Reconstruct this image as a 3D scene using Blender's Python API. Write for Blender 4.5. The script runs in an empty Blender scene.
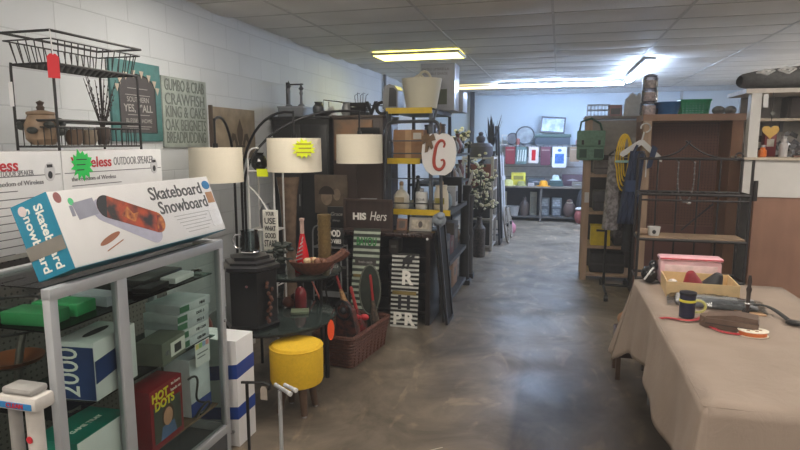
import bpy, bmesh, math, random
from mathutils import Vector, Matrix, Euler
PI = math.pi
rnd = random.Random(7)
C = bpy.context.scene.collection
WL = {}

# ------------------------------------------------------------------ materials
def lin(c):
    return tuple(((v/255)/12.92 if v/255 <= .04045 else ((v/255+.055)/1.055)**2.4) for v in c)
MATS = {}
def M(name, rgb, rough=.55, metal=0, noise=.12, nscale=18, bump=0, spec=.5, rgb2=None, n2scale=None, stretch=None, coat=0):
    if name in MATS: return MATS[name]
    m = bpy.data.materials.new(name); m.use_nodes = True
    nt = m.node_tree; b = nt.nodes['Principled BSDF']
    b.inputs['Roughness'].default_value = rough
    b.inputs['Metallic'].default_value = metal
    b.inputs['Specular IOR Level'].default_value = spec
    b.inputs['Coat Weight'].default_value = coat
    tc = nt.nodes.new('ShaderNodeTexCoord')
    mp = nt.nodes.new('ShaderNodeMapping')
    nt.links.new(tc.outputs['Object'], mp.inputs['Vector'])
    if stretch: mp.inputs['Scale'].default_value = stretch
    n = nt.nodes.new('ShaderNodeTexNoise'); n.inputs['Scale'].default_value = nscale; n.inputs['Detail'].default_value = 4
    nt.links.new(mp.outputs[0], n.inputs['Vector'])
    r = nt.nodes.new('ShaderNodeValToRGB')
    c = lin(rgb)
    if rgb2:
        c2 = lin(rgb2)
        r.color_ramp.elements[0].position = .38; r.color_ramp.elements[1].position = .62
        r.color_ramp.elements[0].color = (*c, 1); r.color_ramp.elements[1].color = (*c2, 1)
    else:
        r.color_ramp.elements[0].position = .25; r.color_ramp.elements[1].position = .75
        r.color_ramp.elements[0].color = (*[v*(1-noise) for v in c], 1)
        r.color_ramp.elements[1].color = (*[min(1, v*(1+noise)) for v in c], 1)
    nt.links.new(n.outputs['Fac'], r.inputs['Fac'])
    nt.links.new(r.outputs['Color'], b.inputs['Base Color'])
    if bump:
        bp = nt.nodes.new('ShaderNodeBump'); bp.inputs['Strength'].default_value = bump; bp.inputs['Distance'].default_value = .01
        nt.links.new(n.outputs['Fac'], bp.inputs['Height']); nt.links.new(bp.outputs[0], b.inputs['Normal'])
    MATS[name] = m
    return m
def emit(name, rgb, s):
    if name in MATS: return MATS[name]
    m = bpy.data.materials.new(name); m.use_nodes = True
    nt = m.node_tree; nt.nodes.remove(nt.nodes['Principled BSDF'])
    e = nt.nodes.new('ShaderNodeEmission'); e.inputs[0].default_value = (*lin(rgb), 1); e.inputs[1].default_value = s
    nt.links.new(e.outputs[0], nt.nodes['Material Output'].inputs[0])
    MATS[name] = m
    return m
def glassy(name, rgb, mix=.12, rough=.03):
    if name in MATS: return MATS[name]
    m = bpy.data.materials.new(name); m.use_nodes = True
    nt = m.node_tree; nt.nodes.remove(nt.nodes['Principled BSDF'])
    t = nt.nodes.new('ShaderNodeBsdfTransparent'); t.inputs[0].default_value = (*lin(rgb), 1)
    g = nt.nodes.new('ShaderNodeBsdfGlossy'); g.inputs['Roughness'].default_value = rough
    mx = nt.nodes.new('ShaderNodeMixShader')
    lw = nt.nodes.new('ShaderNodeLayerWeight'); lw.inputs['Blend'].default_value = mix
    nt.links.new(lw.outputs['Fresnel'], mx.inputs[0])
    nt.links.new(t.outputs[0], mx.inputs[1]); nt.links.new(g.outputs[0], mx.inputs[2])
    nt.links.new(mx.outputs[0], nt.nodes['Material Output'].inputs[0])
    MATS[name] = m
    return m

# ------------------------------------------------------------------ mesh builder
def F(o, x, y):
    x = Vector(x).normalized(); y = Vector(y); z = x.cross(y).normalized(); y = z.cross(x)
    m = Matrix.Identity(4)
    for i in range(3): m[i][0] = x[i]; m[i][1] = y[i]; m[i][2] = z[i]; m[i][3] = o[i]
    return m
def FC(o): return F(o, (1,0,0), (0,0,1))      # faces the camera side (-y)
def FA(o): return F(o, (0,1,0), (0,0,1))      # faces the aisle from the left (+x)
class MB:
    def __init__(s): s.bm = bmesh.new()
    def _new(s, tmp, mat=None, mi=0):
        if mat is not None: tmp.transform(mat)
        for f in tmp.faces: f.material_index = mi
        me = bpy.data.meshes.new('t'); tmp.to_mesh(me); tmp.free(); s.bm.from_mesh(me); bpy.data.meshes.remove(me)
        return s
    def box(s, c, d, rz=0, bev=0, mi=0, mat=None):
        t = bmesh.new(); bmesh.ops.create_cube(t, size=1)
        for v in t.verts: v.co = Vector((v.co.x*d[0], v.co.y*d[1], v.co.z*d[2]))
        if bev: bmesh.ops.bevel(t, geom=t.edges[:], offset=bev, segments=2, profile=.5, affect='EDGES')
        mm = Matrix.Translation(c) @ Matrix.Rotation(rz, 4, 'Z')
        if mat is not None: mm = mat @ mm
        return s._new(t, mm, mi)
    def bb(s, a, b, bev=0, mi=0):
        return s.box([(a[i]+b[i])/2 for i in range(3)], [abs(b[i]-a[i]) for i in range(3)], 0, bev, mi)
    def cyl(s, p, q, r, r2=None, n=12, mi=0):
        p = Vector(p); q = Vector(q); r2 = r if r2 is None else r2
        t = bmesh.new(); bmesh.ops.create_cone(t, cap_ends=True, segments=n, radius1=max(r,1e-5), radius2=max(r2,1e-5), depth=(q-p).length)
        rot = (q-p).to_track_quat('Z', 'Y').to_matrix().to_4x4()
        return s._new(t, Matrix.Translation((p+q)/2) @ rot, mi)
    def tube(s, pts, r, n=8, closed=False, mi=0):
        pts = [Vector(p) for p in pts]; t = bmesh.new(); rings = []
        N = len(pts); up = None
        for i, p in enumerate(pts):
            if closed: d = pts[(i+1) % N]-pts[i-1]
            else: d = pts[min(i+1, N-1)]-pts[max(i-1, 0)]
            d.normalize()
            if up is None:
                up = Vector((0,0,1)) if abs(d.z) < .9 else Vector((1,0,0))
            a = d.cross(up).normalized(); b = a.cross(d).normalized(); up = b
            rr = r[i] if isinstance(r, (list, tuple)) else r
            rings.append([t.verts.new(p+(a*math.cos(2*PI*k/n)+b*math.sin(2*PI*k/n))*rr) for k in range(n)])
        for i in range(N if closed else N-1):
            A = rings[i]; B = rings[(i+1) % N]
            for k in range(n): t.faces.new((A[k], A[(k+1) % n], B[(k+1) % n], B[k]))
        if not closed:
            t.faces.new(rings[0][::-1]); t.faces.new(rings[-1])
        bmesh.ops.recalc_face_normals(t, faces=t.faces[:])
        return s._new(t, None, mi)
    def lathe(s, prof, c=(0,0,0), n=24, mi=0, mat=None, sx=1, sy=1):
        t = bmesh.new(); rings = []
        for r, z in prof:
            rings.append([t.verts.new((max(r,1e-4)*sx*math.cos(2*PI*k/n), max(r,1e-4)*sy*math.sin(2*PI*k/n), z)) for k in range(n)])
        for A, B in zip(rings, rings[1:]):
            for k in range(n): t.faces.new((A[k], A[(k+1) % n], B[(k+1) % n], B[k]))
        t.faces.new(rings[0][::-1]); t.faces.new(rings[-1])
        bmesh.ops.recalc_face_normals(t, faces=t.faces[:])
        mm = Matrix.Translation(c)
        if mat is not None: mm = mat @ mm
        return s._new(t, mm, mi)
    def ball(s, c, r, mi=0, n=12, mat=None):
        t = bmesh.new(); bmesh.ops.create_uvsphere(t, u_segments=n, v_segments=max(6, n*2//3), radius=1)
        r = r if isinstance(r, (list, tuple)) else (r,r,r)
        mm = Matrix.Translation(c) @ Matrix.Diagonal((*r, 1))
        if mat is not None: mm = mat @ mm
        return s._new(t, mm, mi)
    def prism(s, pts, h, mat, mi=0, z0=0):
        t = bmesh.new()
        lo = [t.verts.new((x, y, z0)) for x, y in pts]; hi = [t.verts.new((x, y, z0+h)) for x, y in pts]
        n = len(pts)
        t.faces.new(lo[::-1]); t.faces.new(hi)
        for k in range(n): t.faces.new((lo[k], lo[(k+1) % n], hi[(k+1) % n], hi[k]))
        bmesh.ops.recalc_face_normals(t, faces=t.faces[:])
        return s._new(t, mat, mi)
    def grid(s, rows, mi=0, closed=False):
        t = bmesh.new(); V = [[t.verts.new(p) for p in row] for row in rows]
        for a, b in zip(V, V[1:]):
            m = len(a)
            for k in range(m if closed else m-1): t.faces.new((a[k], a[(k+1) % m], b[(k+1) % m], b[k]))
        return s._new(t, None, mi)
    def text(s, body, size, mat, h=.0015, w=None, align='CENTER', mi=0, bold=0, shear=0, space=1):
        cu = bpy.data.curves.new('t', 'FONT'); cu.body = body; cu.size = size; cu.align_x = align; cu.align_y = 'CENTER'
        cu.extrude = h; cu.offset = bold; cu.resolution_u = 3; cu.shear = shear; cu.space_character = space
        o = bpy.data.objects.new('t', cu); C.objects.link(o)
        dg = bpy.context.evaluated_depsgraph_get()
        me = bpy.data.meshes.new_from_object(o.evaluated_get(dg))
        bpy.data.objects.remove(o); bpy.data.curves.remove(cu)
        t = bmesh.new(); t.from_mesh(me); bpy.data.meshes.remove(me)
        if w and len(t.verts):
            xs = [v.co.x for v in t.verts]; k = w/(max(xs)-min(xs))
            for v in t.verts: v.co.x *= k
        return s._new(t, mat, mi)
    def build(s, name, mats, parent=None, loc=None, local=False, rz=0, ang=35, label=None, solid=0):
        bm = s.bm
        if parent is not None: base = WL[parent.name]
        elif loc is not None: base = Vector(loc)
        else:
            vs = [v.co for v in bm.verts]
            base = Vector(((min(v.x for v in vs)+max(v.x for v in vs))/2, (min(v.y for v in vs)+max(v.y for v in vs))/2, min(v.z for v in vs)))
        if not local: bmesh.ops.translate(bm, verts=bm.verts[:], vec=-base)
        me = bpy.data.meshes.new(name); bm.to_mesh(me); bm.free()
        for m in (mats if isinstance(mats, (list, tuple)) else [mats]): me.materials.append(m)
        me.shade_smooth(); me.set_sharp_from_angle(angle=math.radians(ang))
        o = bpy.data.objects.new(name, me); C.objects.link(o)
        if parent is not None: o.parent = parent; WL[o.name] = base
        else: o.location = base; o.rotation_euler.z = rz; WL[o.name] = base
        if label: o['label'] = label
        if solid:
            md = o.modifiers.new('solid', 'SOLIDIFY'); md.thickness = solid; md.offset = 0
        return o
def tag(o, label, cat, group=None, kind=None):
    o['label'] = label; o['category'] = cat
    if group: o['group'] = group
    if kind: o['kind'] = kind
    return o
def thing(name, label, cat, loc, rz=0, group=None):
    o = bpy.data.objects.new(name, None); C.objects.link(o); o.empty_display_size = .05
    o.location = loc; o.rotation_euler.z = rz; WL[o.name] = Vector(loc)
    return tag(o, label, cat, group)
def struct(o): o['kind'] = 'structure'; return o
def dup(root, loc, rz=None, label=None, scale=None):
    r = root.copy(); C.objects.link(r); r.location = loc
    if rz is not None: r.rotation_euler.z = rz
    if scale: r.scale = scale
    if label: r['label'] = label
    for ch in list(root.children):
        c = ch.copy(); C.objects.link(c); c.parent = r
        for g in ch.children:
            d = g.copy(); C.objects.link(d); d.parent = c
    return r
def arc(c, r, a0, a1, n=10, ax='xy', sx=1, sy=1):
    out = []
    for i in range(n+1):
        a = math.radians(a0+(a1-a0)*i/n); u = r*sx*math.cos(a); v = r*sy*math.sin(a)
        out.append({'xy': (c[0]+u, c[1]+v, c[2]), 'xz': (c[0]+u, c[1], c[2]+v), 'yz': (c[0], c[1]+u, c[2]+v)}[ax])
    return out
def star(n, r0, r1, sx=1, sy=1, jit=.1, seed=1):
    q = random.Random(seed)
    return [((r0 if k % 2 else r1)*(1+q.uniform(-jit, jit))*math.cos(PI*k/n)*sx, (r0 if k % 2 else r1)*(1+q.uniform(-jit, jit))*math.sin(PI*k/n)*sy) for k in range(2*n)]
def oval(rx, ry, n=20): return [(rx*math.cos(2*PI*k/n), ry*math.sin(2*PI*k/n)) for k in range(n)]
def rect(x0, y0, x1, y1): return [(x0,y0),(x1,y0),(x1,y1),(x0,y1)]
def bez(p, n=12):
    p = [Vector(q) for q in p]; out = []
    for i in range(n+1):
        t = i/n; q = p[:]
        while len(q) > 1: q = [a.lerp(b, t) for a, b in zip(q, q[1:])]
        out.append(q[0])
    return out
def one(mb, name, mat, label, cat, group=None, loc=None, rz=0, local=False, ang=35):
    return tag(mb.build(name, mat, None, loc, local, rz, ang), label, cat, group)

# common materials
black = M('black_iron', (26,25,26), .45, .3)
blackpaint = M('black_paint', (24,24,27), .35)
blackmatte = M('black_matte', (20,20,22), .7)
white = M('white_card', (222,222,224), .5, noise=.03)
whitepaint = M('white_paint', (205,205,205), .45, noise=.05)
alu = M('aluminium', (172,175,180), .38, .25, noise=.04)
steel = M('grey_steel', (120,122,126), .4, .7)
chrome = M('chrome', (205,205,208), .2, .6)
wood = M('pale_wood', (168,138,112), .6, nscale=6, stretch=(1,1,8), noise=.2)
dkwood = M('dark_wood', (46,32,26), .35, nscale=5, stretch=(8,1,1), noise=.3)
brownwood = M('brown_wood', (96,66,50), .5, nscale=5, stretch=(8,1,1), noise=.3)
yellow = M('yellow_paint', (214,180,30), .5)
red = M('red_gloss', (190,20,32), .25)
green = M('green_card', (40,200,90), .6, noise=.04)
lime = M('lime_card', (222,236,20), .6, noise=.04)
ink = M('black_ink', (38,38,42), .6, noise=.05)
greyink = M('grey_ink', (120,122,128), .6, noise=.05)
redink = M('red_ink', (185,30,45), .6, noise=.05)
whiteink = M('white_ink', (228,226,220), .6, noise=.05)
teal = M('teal_card', (22,120,150), .45, noise=.08)
blue = M('blue_card', (24,60,140), .45, noise=.08)
cardboard = M('cardboard', (150,112,78), .75, noise=.12)
cream = M('cream', (214,206,186), .6, noise=.06)
glass = glassy('clear_glass', (242,248,246), .10)
smoke = glassy('smoked_glass', (95,105,104), .35, .05)
PANEL_VIS = 6; PANEL_FILL = 12.0; TUBE = 115; EXPO = 0.5; TUBE_FILL = 50
FILL_PANELS = [(0,-12),(3,-11),(5,-7),(6,6),(0,-7),(2,-7),(4,-5)]  # grid cells of ceiling panels added outside the view as fill
FILL_TUBES = [((-1.5,-2.2),(-1.5,.3),'added unseen tube light behind the viewer on the left'),((1.5,-1.8),(1.5,.9),'added unseen tube light behind the viewer on the right'),((4.0,5.2),(4.0,7.6),'added unseen tube light over the booth at the right'),((4.2,8.6),(4.2,11.0),'added unseen tube light over the back right of the shop')]  # hung tubes added outside the view to brighten ceiling and goods
HAZE = .009

# ================================================================== SETTING
def node_mat(name):
    m = bpy.data.materials.new(name); m.use_nodes = True
    nt = m.node_tree; return m, nt, nt.nodes['Principled BSDF'], nt.nodes.new('ShaderNodeTexCoord')
def add(nt, kind, **kw):
    n = nt.nodes.new(kind)
    for k, v in kw.items(): setattr(n, k, v)
    return n
def block_wall():
    m, nt, b, tc = node_mat('painted_block')
    L = nt.links.new
    sp = add(nt, 'ShaderNodeSeparateXYZ'); cb = add(nt, 'ShaderNodeCombineXYZ')
    L(tc.outputs['Object'], sp.inputs[0]); L(sp.outputs['Y'], cb.inputs['X']); L(sp.outputs['Z'], cb.inputs['Y'])
    br = add(nt, 'ShaderNodeTexBrick'); br.offset = .5
    br.inputs['Scale'].default_value = 1; br.inputs['Brick Width'].default_value = .41; br.inputs['Row Height'].default_value = .205
    br.inputs['Mortar Size'].default_value = .005; br.inputs['Mortar Smooth'].default_value = .6; br.inputs['Bias'].default_value = 0
    br.inputs['Color1'].default_value = (*lin((216,220,223)), 1); br.inputs['Color2'].default_value = (*lin((209,213,217)), 1)
    br.inputs['Mortar'].default_value = (*lin((194,198,202)), 1)
    L(cb.outputs[0], br.inputs['Vector'])
    n = add(nt, 'ShaderNodeTexNoise'); n.inputs['Scale'].default_value = 1.3; n.inputs['Detail'].default_value = 6
    L(tc.outputs['Object'], n.inputs['Vector'])
    mx = add(nt, 'ShaderNodeMix', data_type='RGBA', blend_type='MULTIPLY'); mx.inputs['Factor'].default_value = .25
    L(br.outputs['Color'], mx.inputs['A']); L(n.outputs['Fac'], mx.inputs['B']); L(mx.outputs['Result'], b.inputs['Base Color'])
    bp = add(nt, 'ShaderNodeBump', invert=True); bp.inputs['Strength'].default_value = .35; bp.inputs['Distance'].default_value = .008
    L(br.outputs['Fac'], bp.inputs['Height']); L(bp.outputs[0], b.inputs['Normal'])
    b.inputs['Roughness'].default_value = .55
    return m
def concrete():
    m, nt, b, tc = node_mat('worn_concrete'); L = nt.links.new
    n = add(nt, 'ShaderNodeTexNoise'); n.inputs['Scale'].default_value = 1.5; n.inputs['Detail'].default_value = 10; n.inputs['Roughness'].default_value = .7; n.inputs['Distortion'].default_value = 1.2
    L(tc.outputs['Object'], n.inputs['Vector'])
    r = add(nt, 'ShaderNodeValToRGB'); e = r.color_ramp.elements
    e[0].position = .34; e[0].color = (*lin((72,65,56)), 1); e[1].position = .66; e[1].color = (*lin((122,111,98)), 1)
    L(n.outputs['Fac'], r.inputs['Fac'])
    # worn darker sealed strip with a straight edge on the right of the aisle
    sp = add(nt, 'ShaderNodeSeparateXYZ'); L(tc.outputs['Object'], sp.inputs[0])
    n2 = add(nt, 'ShaderNodeTexNoise'); n2.inputs['Scale'].default_value = 2.2; n2.inputs['Detail'].default_value = 6; L(tc.outputs['Object'], n2.inputs['Vector'])
    mr = add(nt, 'ShaderNodeMapRange'); mr.inputs['From Min'].default_value = -.235; mr.inputs['From Max'].default_value = -.195; L(sp.outputs['X'], mr.inputs['Value'])
    my = add(nt, 'ShaderNodeMapRange'); my.inputs['From Min'].default_value = 5.2; my.inputs['From Max'].default_value = 3.6; L(sp.outputs['Y'], my.inputs['Value'])
    mm = add(nt, 'ShaderNodeMath', operation='MULTIPLY'); L(mr.outputs[0], mm.inputs[0]); L(my.outputs[0], mm.inputs[1])
    mk = add(nt, 'ShaderNodeMath', operation='MULTIPLY'); mk.inputs[1].default_value = 1; L(mm.outputs[0], mk.inputs[0])
    mx = add(nt, 'ShaderNodeMix', data_type='RGBA', blend_type='MULTIPLY'); L(mk.outputs[0], mx.inputs['Factor'])
    L(r.outputs[0], mx.inputs['A']); mx.inputs['B'].default_value = (.42,.42,.44,1)
    # base colour gets gradually paler further back
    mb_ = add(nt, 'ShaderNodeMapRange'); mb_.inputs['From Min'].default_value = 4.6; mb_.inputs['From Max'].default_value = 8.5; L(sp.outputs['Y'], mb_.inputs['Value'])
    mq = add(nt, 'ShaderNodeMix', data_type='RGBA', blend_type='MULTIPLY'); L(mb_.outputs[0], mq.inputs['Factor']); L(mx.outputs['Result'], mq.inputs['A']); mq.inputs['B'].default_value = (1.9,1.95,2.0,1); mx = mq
    # pale scuffs
    wv = add(nt, 'ShaderNodeTexNoise'); wv.inputs['Scale'].default_value = 3.2; wv.inputs['Detail'].default_value = 7; wv.inputs['Distortion'].default_value = 2.5; mpp = add(nt, 'ShaderNodeMapping'); mpp.inputs['Scale'].default_value = (1,.45,1); mpp.inputs['Rotation'].default_value = (0,0,.5); L(tc.outputs['Object'], mpp.inputs['Vector']); L(mpp.outputs[0], wv.inputs['Vector'])
    rs = add(nt, 'ShaderNodeValToRGB'); rs.color_ramp.elements[0].position = .57; rs.color_ramp.elements[0].color = (1,1,1,1); rs.color_ramp.elements[1].position = .66; rs.color_ramp.elements[1].color = (1.55,1.5,1.4,1); L(wv.outputs['Fac'], rs.inputs['Fac'])
    ms = add(nt, 'ShaderNodeMix', data_type='RGBA', blend_type='MULTIPLY'); ms.inputs['Factor'].default_value = 1; L(mx.outputs['Result'], ms.inputs['A']); L(rs.outputs[0], ms.inputs['B']); mx = ms
    # dark drips
    r3 = add(nt, 'ShaderNodeValToRGB'); r3.color_ramp.elements[0].position = .5; r3.color_ramp.elements[1].position = .68
    r3.color_ramp.elements[0].color = (1,1,1,1); r3.color_ramp.elements[1].color = (.7,.7,.71,1)
    L(n2.outputs['Fac'], r3.inputs['Fac'])
    m2 = add(nt, 'ShaderNodeMix', data_type='RGBA', blend_type='MULTIPLY'); m2.inputs['Factor'].default_value = .7
    L(mx.outputs['Result'], m2.inputs['A']); L(r3.outputs[0], m2.inputs['B']); L(m2.outputs['Result'], b.inputs['Base Color'])
    rr = add(nt, 'ShaderNodeMapRange'); rr.inputs['From Min'].default_value = .3; rr.inputs['From Max'].default_value = .7; rr.inputs['To Min'].default_value = .3; rr.inputs['To Max'].default_value = .5
    L(n2.outputs['Fac'], rr.inputs['Value']); L(rr.outputs[0], b.inputs['Roughness'])
    b.inputs['Specular IOR Level'].default_value = .38
    bp = add(nt, 'ShaderNodeBump'); bp.inputs['Strength'].default_value = .15; bp.inputs['Distance'].default_value = .01
    L(n2.outputs['Fac'], bp.inputs['Height']); L(bp.outputs[0], b.inputs['Normal'])
    return m
def tiles():
    m, nt, b, tc = node_mat('ceiling_tile'); L = nt.links.new
    n = add(nt, 'ShaderNodeTexNoise'); n.inputs['Scale'].default_value = 1.1; n.inputs['Detail'].default_value = 5; L(tc.outputs['Object'], n.inputs['Vector'])
    r = add(nt, 'ShaderNodeValToRGB'); e = r.color_ramp.elements
    e[0].position = .3; e[0].color = (*lin((204,201,196)), 1); e[1].position = .7; e[1].color = (*lin((230,228,224)), 1)
    L(n.outputs['Fac'], r.inputs['Fac']); L(r.outputs[0], b.inputs['Base Color'])
    n2 = add(nt, 'ShaderNodeTexNoise'); n2.inputs['Scale'].default_value = 60; L(tc.outputs['Object'], n2.inputs['Vector'])
    bp = add(nt, 'ShaderNodeBump'); bp.inputs['Strength'].default_value = .2; bp.inputs['Distance'].default_value = .004
    L(n2.outputs['Fac'], bp.inputs['Height']); L(bp.outputs[0], b.inputs['Normal']); b.inputs['Roughness'].default_value = .6
    return m
H = 2.76
x0, x1, y0, y1 = -2.88, 6.2, -2.6, 13.0
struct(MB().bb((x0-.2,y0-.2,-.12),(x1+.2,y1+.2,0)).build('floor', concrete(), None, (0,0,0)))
struct(MB().bb((x0-.15,y0,0),(x0,y1,H+.1)).build('wall_left', block_wall(), None, (0,0,0)))
backmat = M('back_wall_paint', (178,193,206), .6, noise=.04, nscale=1)
struct(MB().bb((x0-.15,y1,0),(x1+.15,y1+.15,H+.1)).build('wall_back', backmat, None, (0,0,0)))
struct(MB().bb((x1,y0,0),(x1+.15,y1,H+.1)).build('wall_right', backmat, None, (0,0,0)))
struct(MB().bb((x0-.15,y0-.15,0),(x1+.15,y0,H+.1)).build('wall_rear', M('rear_paint', (150,145,140), .7), None, (0,0,0)))
# ceiling: sagging lay-in tiles, one mesh
TX, TY, OX, OY = 1.1, .55, -2.3, 7.05
mb = MB(); nx = 8; ny = 5
ix0 = math.floor((x0-OX)/TX); ix1 = math.ceil((x1-OX)/TX); iy0 = math.floor((y0-OY)/TY); iy1 = math.ceil((y1-OY)/TY)
q = random.Random(3)
sags = {}
for i in range(ix0, ix1):
    for j in range(iy0, iy1):
        sag = q.choice((.004,.006,.012,.02,.03)); sags[(i,j)] = sag
        rows = []
        for b_ in range(ny+1):
            row = []
            for a_ in range(nx+1):
                u, v = a_/nx, b_/ny
                row.append((min(max(OX+(i+u)*TX, x0-.1), x1+.1), min(max(OY+(j+v)*TY, y0-.1), y1+.1), H-sag*(math.sin(PI*u)*math.sin(PI*v))**.7))
            rows.append(row[::-1])
        mb.grid(rows)
struct(mb.build('ceiling', tiles(), None, (0,0,0)))
mb = MB()
for i in range(ix0, ix1+1): mb.bb((OX+i*TX-.012, y0, H-.006), (OX+i*TX+.012, y1, H+.003))
for j in range(iy0, iy1+1): mb.bb((x0, OY+j*TY-.008, H-.004), (x1, OY+j*TY+.008, H+.003))
struct(mb.build('trim_1', M('ceiling_grid', (190,187,182), .5), None, (0,0,0)))
mb = MB().cyl((x0+.04,9.45,0),(x0+.04,9.45,H),.025,n=10)
struct(mb.build('trim_2', M('conduit', (96,98,102), .5), None, (x0,9.45,0)))
struct(MB().bb((-1.93,12.9,0),(-1.84,13,H-.02)).build('trim_3', M('dark_post', (50,52,60), .6), None, (-1.88,12.95,0)))
mb = MB()
for xx in (1.55,2.3,3.4): mb.bb((xx,12.97,0),(xx+.05,13,H-.02))
struct(mb.build('trim_4', M('batten', (158,164,170), .6), None, (2,13,0)))
struct(MB().bb((x0,12.96,H-.1),(x1,13,H-.005)).build('trim_5', M('batten', (158,164,170), .6), None, (0,13,H-.1)))

# ---- lamps of the room, plus added lamps outside the view
yel = emit('warm_diffuser', (255,246,170), 1.25)
def panel(i, j, mat, label):
    t = thing('ceiling_light_panel', label, 'ceiling light', (OX+(i+.5)*TX, OY+(j+.5)*TY, H-.05), group=None)
    MB().bb((OX+i*TX+.02, OY+j*TY+.02, H-.0495), (OX+(i+1)*TX-.02, OY+(j+1)*TY-.02, H-.03)).build('diffuser', mat, t)
    f = MB(); a = (OX+i*TX, OY+j*TY); b = (OX+(i+1)*TX, OY+(j+1)*TY)
    f.bb((a[0],a[1],H-.05),(b[0],a[1]+.02,H-.02)).bb((a[0],b[1]-.02,H-.05),(b[0],b[1],H-.02)).bb((a[0],a[1]+.02,H-.05),(a[0]+.02,b[1]-.02,H-.02)).bb((b[0]-.02,a[1]+.02,H-.05),(b[0],b[1]-.02,H-.02))
    f.build('frame', whitepaint, t)
    return t
panel(0, 0, emit('warm_panel_near', (255,240,118), PANEL_VIS), 'pale yellow rectangular ceiling light panel above the yellow-shelved rack')
panel(0, 8, emit('warm_panel_far', (255,232,150), 3.0), 'far yellowish ceiling light panel at the left end of the bright tubes')
bright = emit('fill_panel_glow', (255,246,232), PANEL_FILL)
for (i, j) in FILL_PANELS:  # added fill panels, none of them in view
    panel(i, j, bright, 'added unseen ceiling light panel outside the view')
def tube_light(a, b, label, glow=None):
    glow = glow or emit('tube_glow', (190,216,255), TUBE)
    a = Vector(a); b = Vector(b); c = (a+b)/2
    t = thing('fluorescent_tube_light', label, 'ceiling light', c)
    d = (b-a).normalized()
    m = MB(); L_ = (b-a).length; ang = math.atan2(d.y, d.x)
    m.box((c.x,c.y,c.z+.045),(L_,.13 if glow.name == 'tube_glow' else .06,.03), ang); m.build('housing', whitepaint, t)
    if glow.name != 'tube_glow':  # only the added tubes hang low on rods, to wash the ceiling
        for u in (.2,.8): p_ = a.lerp(b, u); MB().cyl((p_.x,p_.y,c.z+.06),(p_.x,p_.y,H),.004,n=6).build('suspension_rod', steel, t)
    s = d.cross(Vector((0,0,1)))*.025
    for k in (-1, 1): MB().cyl(a+s*k, b+s*k, .016, n=8).build('tube', glow, t)
tube_light((-1.15,11.3,H-.08),(1.06,11.3,H-.08),'bright white tube light running across the ceiling at the back')
tube_light((1.1,8.4,H-.08),(1.1,10.95,H-.08),'bright white tube light running along the ceiling toward the viewer')
warm = emit('fill_tube_glow', (255,244,230), TUBE_FILL)
for a, b, lab in FILL_TUBES: tube_light((*a,H-.45), (*b,H-.45), lab, warm)  # added fill tubes, all outside the view
mb = MB().lathe([(.0,0),(.05,0),(.06,.02),(.06,.035)], (2.75,7.6,H-.04)); t = thing('smoke_detector','small white round fixture on the ceiling at the right','detector',(2.75,7.6,H-.04)); mb.build('body', whitepaint, t)

# ================================================================== LEFT: showcase and what stands on and in it
CX, CB, CY0, CY1, CH = -1.65, -2.1, 1.53, 2.59, 1.155
t = thing('display_case', 'aluminium framed glass display case full of boxed goods', 'display case', ((CX+CB)/2, (CY0+CY1)/2, 0))
m = MB(); w = .034
for x in (CX-w/2, CB+w/2):
    for y in (CY0+w/2, CY1-w/2): m.bb((x-w/2,y-w/2,.0),(x+w/2,y+w/2,CH-.002), .003)
m.bb((CX-w,1.845,.12),(CX-.002,1.90,CH-.03), .003)
m.build('post_frame', alu, t)
m = MB()
for z in (CH-.02, .14):
    m.bb((CX-w-.002,CY0,z-.022),(CX+.002,CY1,z+.02), .003).bb((CB-.002,CY0,z-.022),(CB+w,CY1,z+.02), .003)
    m.bb((CB+w,CY1-w,z-.022),(CX-w,CY1,z+.02), .003)
m.build('rail_frame', alu, t)
MB().bb((CB,CY0,0),(CX-.004,CY1,.118)).build('plinth', M('plinth_grey', (70,72,76), .5), t)
MB().bb((CB+.006,CY0+w,.16),(CB+.010,CY1-w,CH-.045)).build('back_pane', glass, t)
for nm, a, b in (('front_pane',(CX-.016,CY0+w,.165),(CX-.012,1.843,CH-.045)),('front_pane',(CX-.016,1.902,.165),(CX-.012,CY1-w,CH-.045)),
                 ('side_pane',(CB+w,CY0+.014,.165),(CX-w,CY0+.018,CH-.045)),('side_pane',(CB+w,CY1-.018,.165),(CX-w,CY1-.014,CH-.045)),
                 ('top_pane',(CB+w,CY0+w,CH-.012),(CX-w,CY1-w,CH-.008))):
    MB().bb(a, b).build(nm, glass, t)
for z in (.985, .655):
    MB().bb((CB+.02,CY0+.05,z-.006),(CX-.05,CY1-w,z)).build('glass_shelf', glassy('shelf_glass', (176,200,192), .2), t)
MB().bb((CB+.02,CY0+w,.27),(CX-.05,CY1-w,.28)).build('deck', M('deck', (120,96,74), .6), t)
MB().cyl((CX-.02,2.575,.73),(CX+.008,2.575,.73),.009).build('lock', chrome, t)

def carton(name, label, cat, o, d, mats, rz=0, group=None, bev=.003, parts=()):
    """a box standing at o (base centre), size d, local axes; parts = callables(t)"""
    t = thing(name, label, cat, o, rz, group)
    MB().bb((-d[0]/2,-d[1]/2,0),(d[0]/2,d[1]/2,d[2]), bev).build('box_body', mats, t, local=True)
    for p in parts: p(t)
    return t
def pr(name, mat, fn, label=None):
    def g(t):
        mb = MB(); fn(mb); mb.build(name, mat, t, local=True, label=label)
    return g

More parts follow.
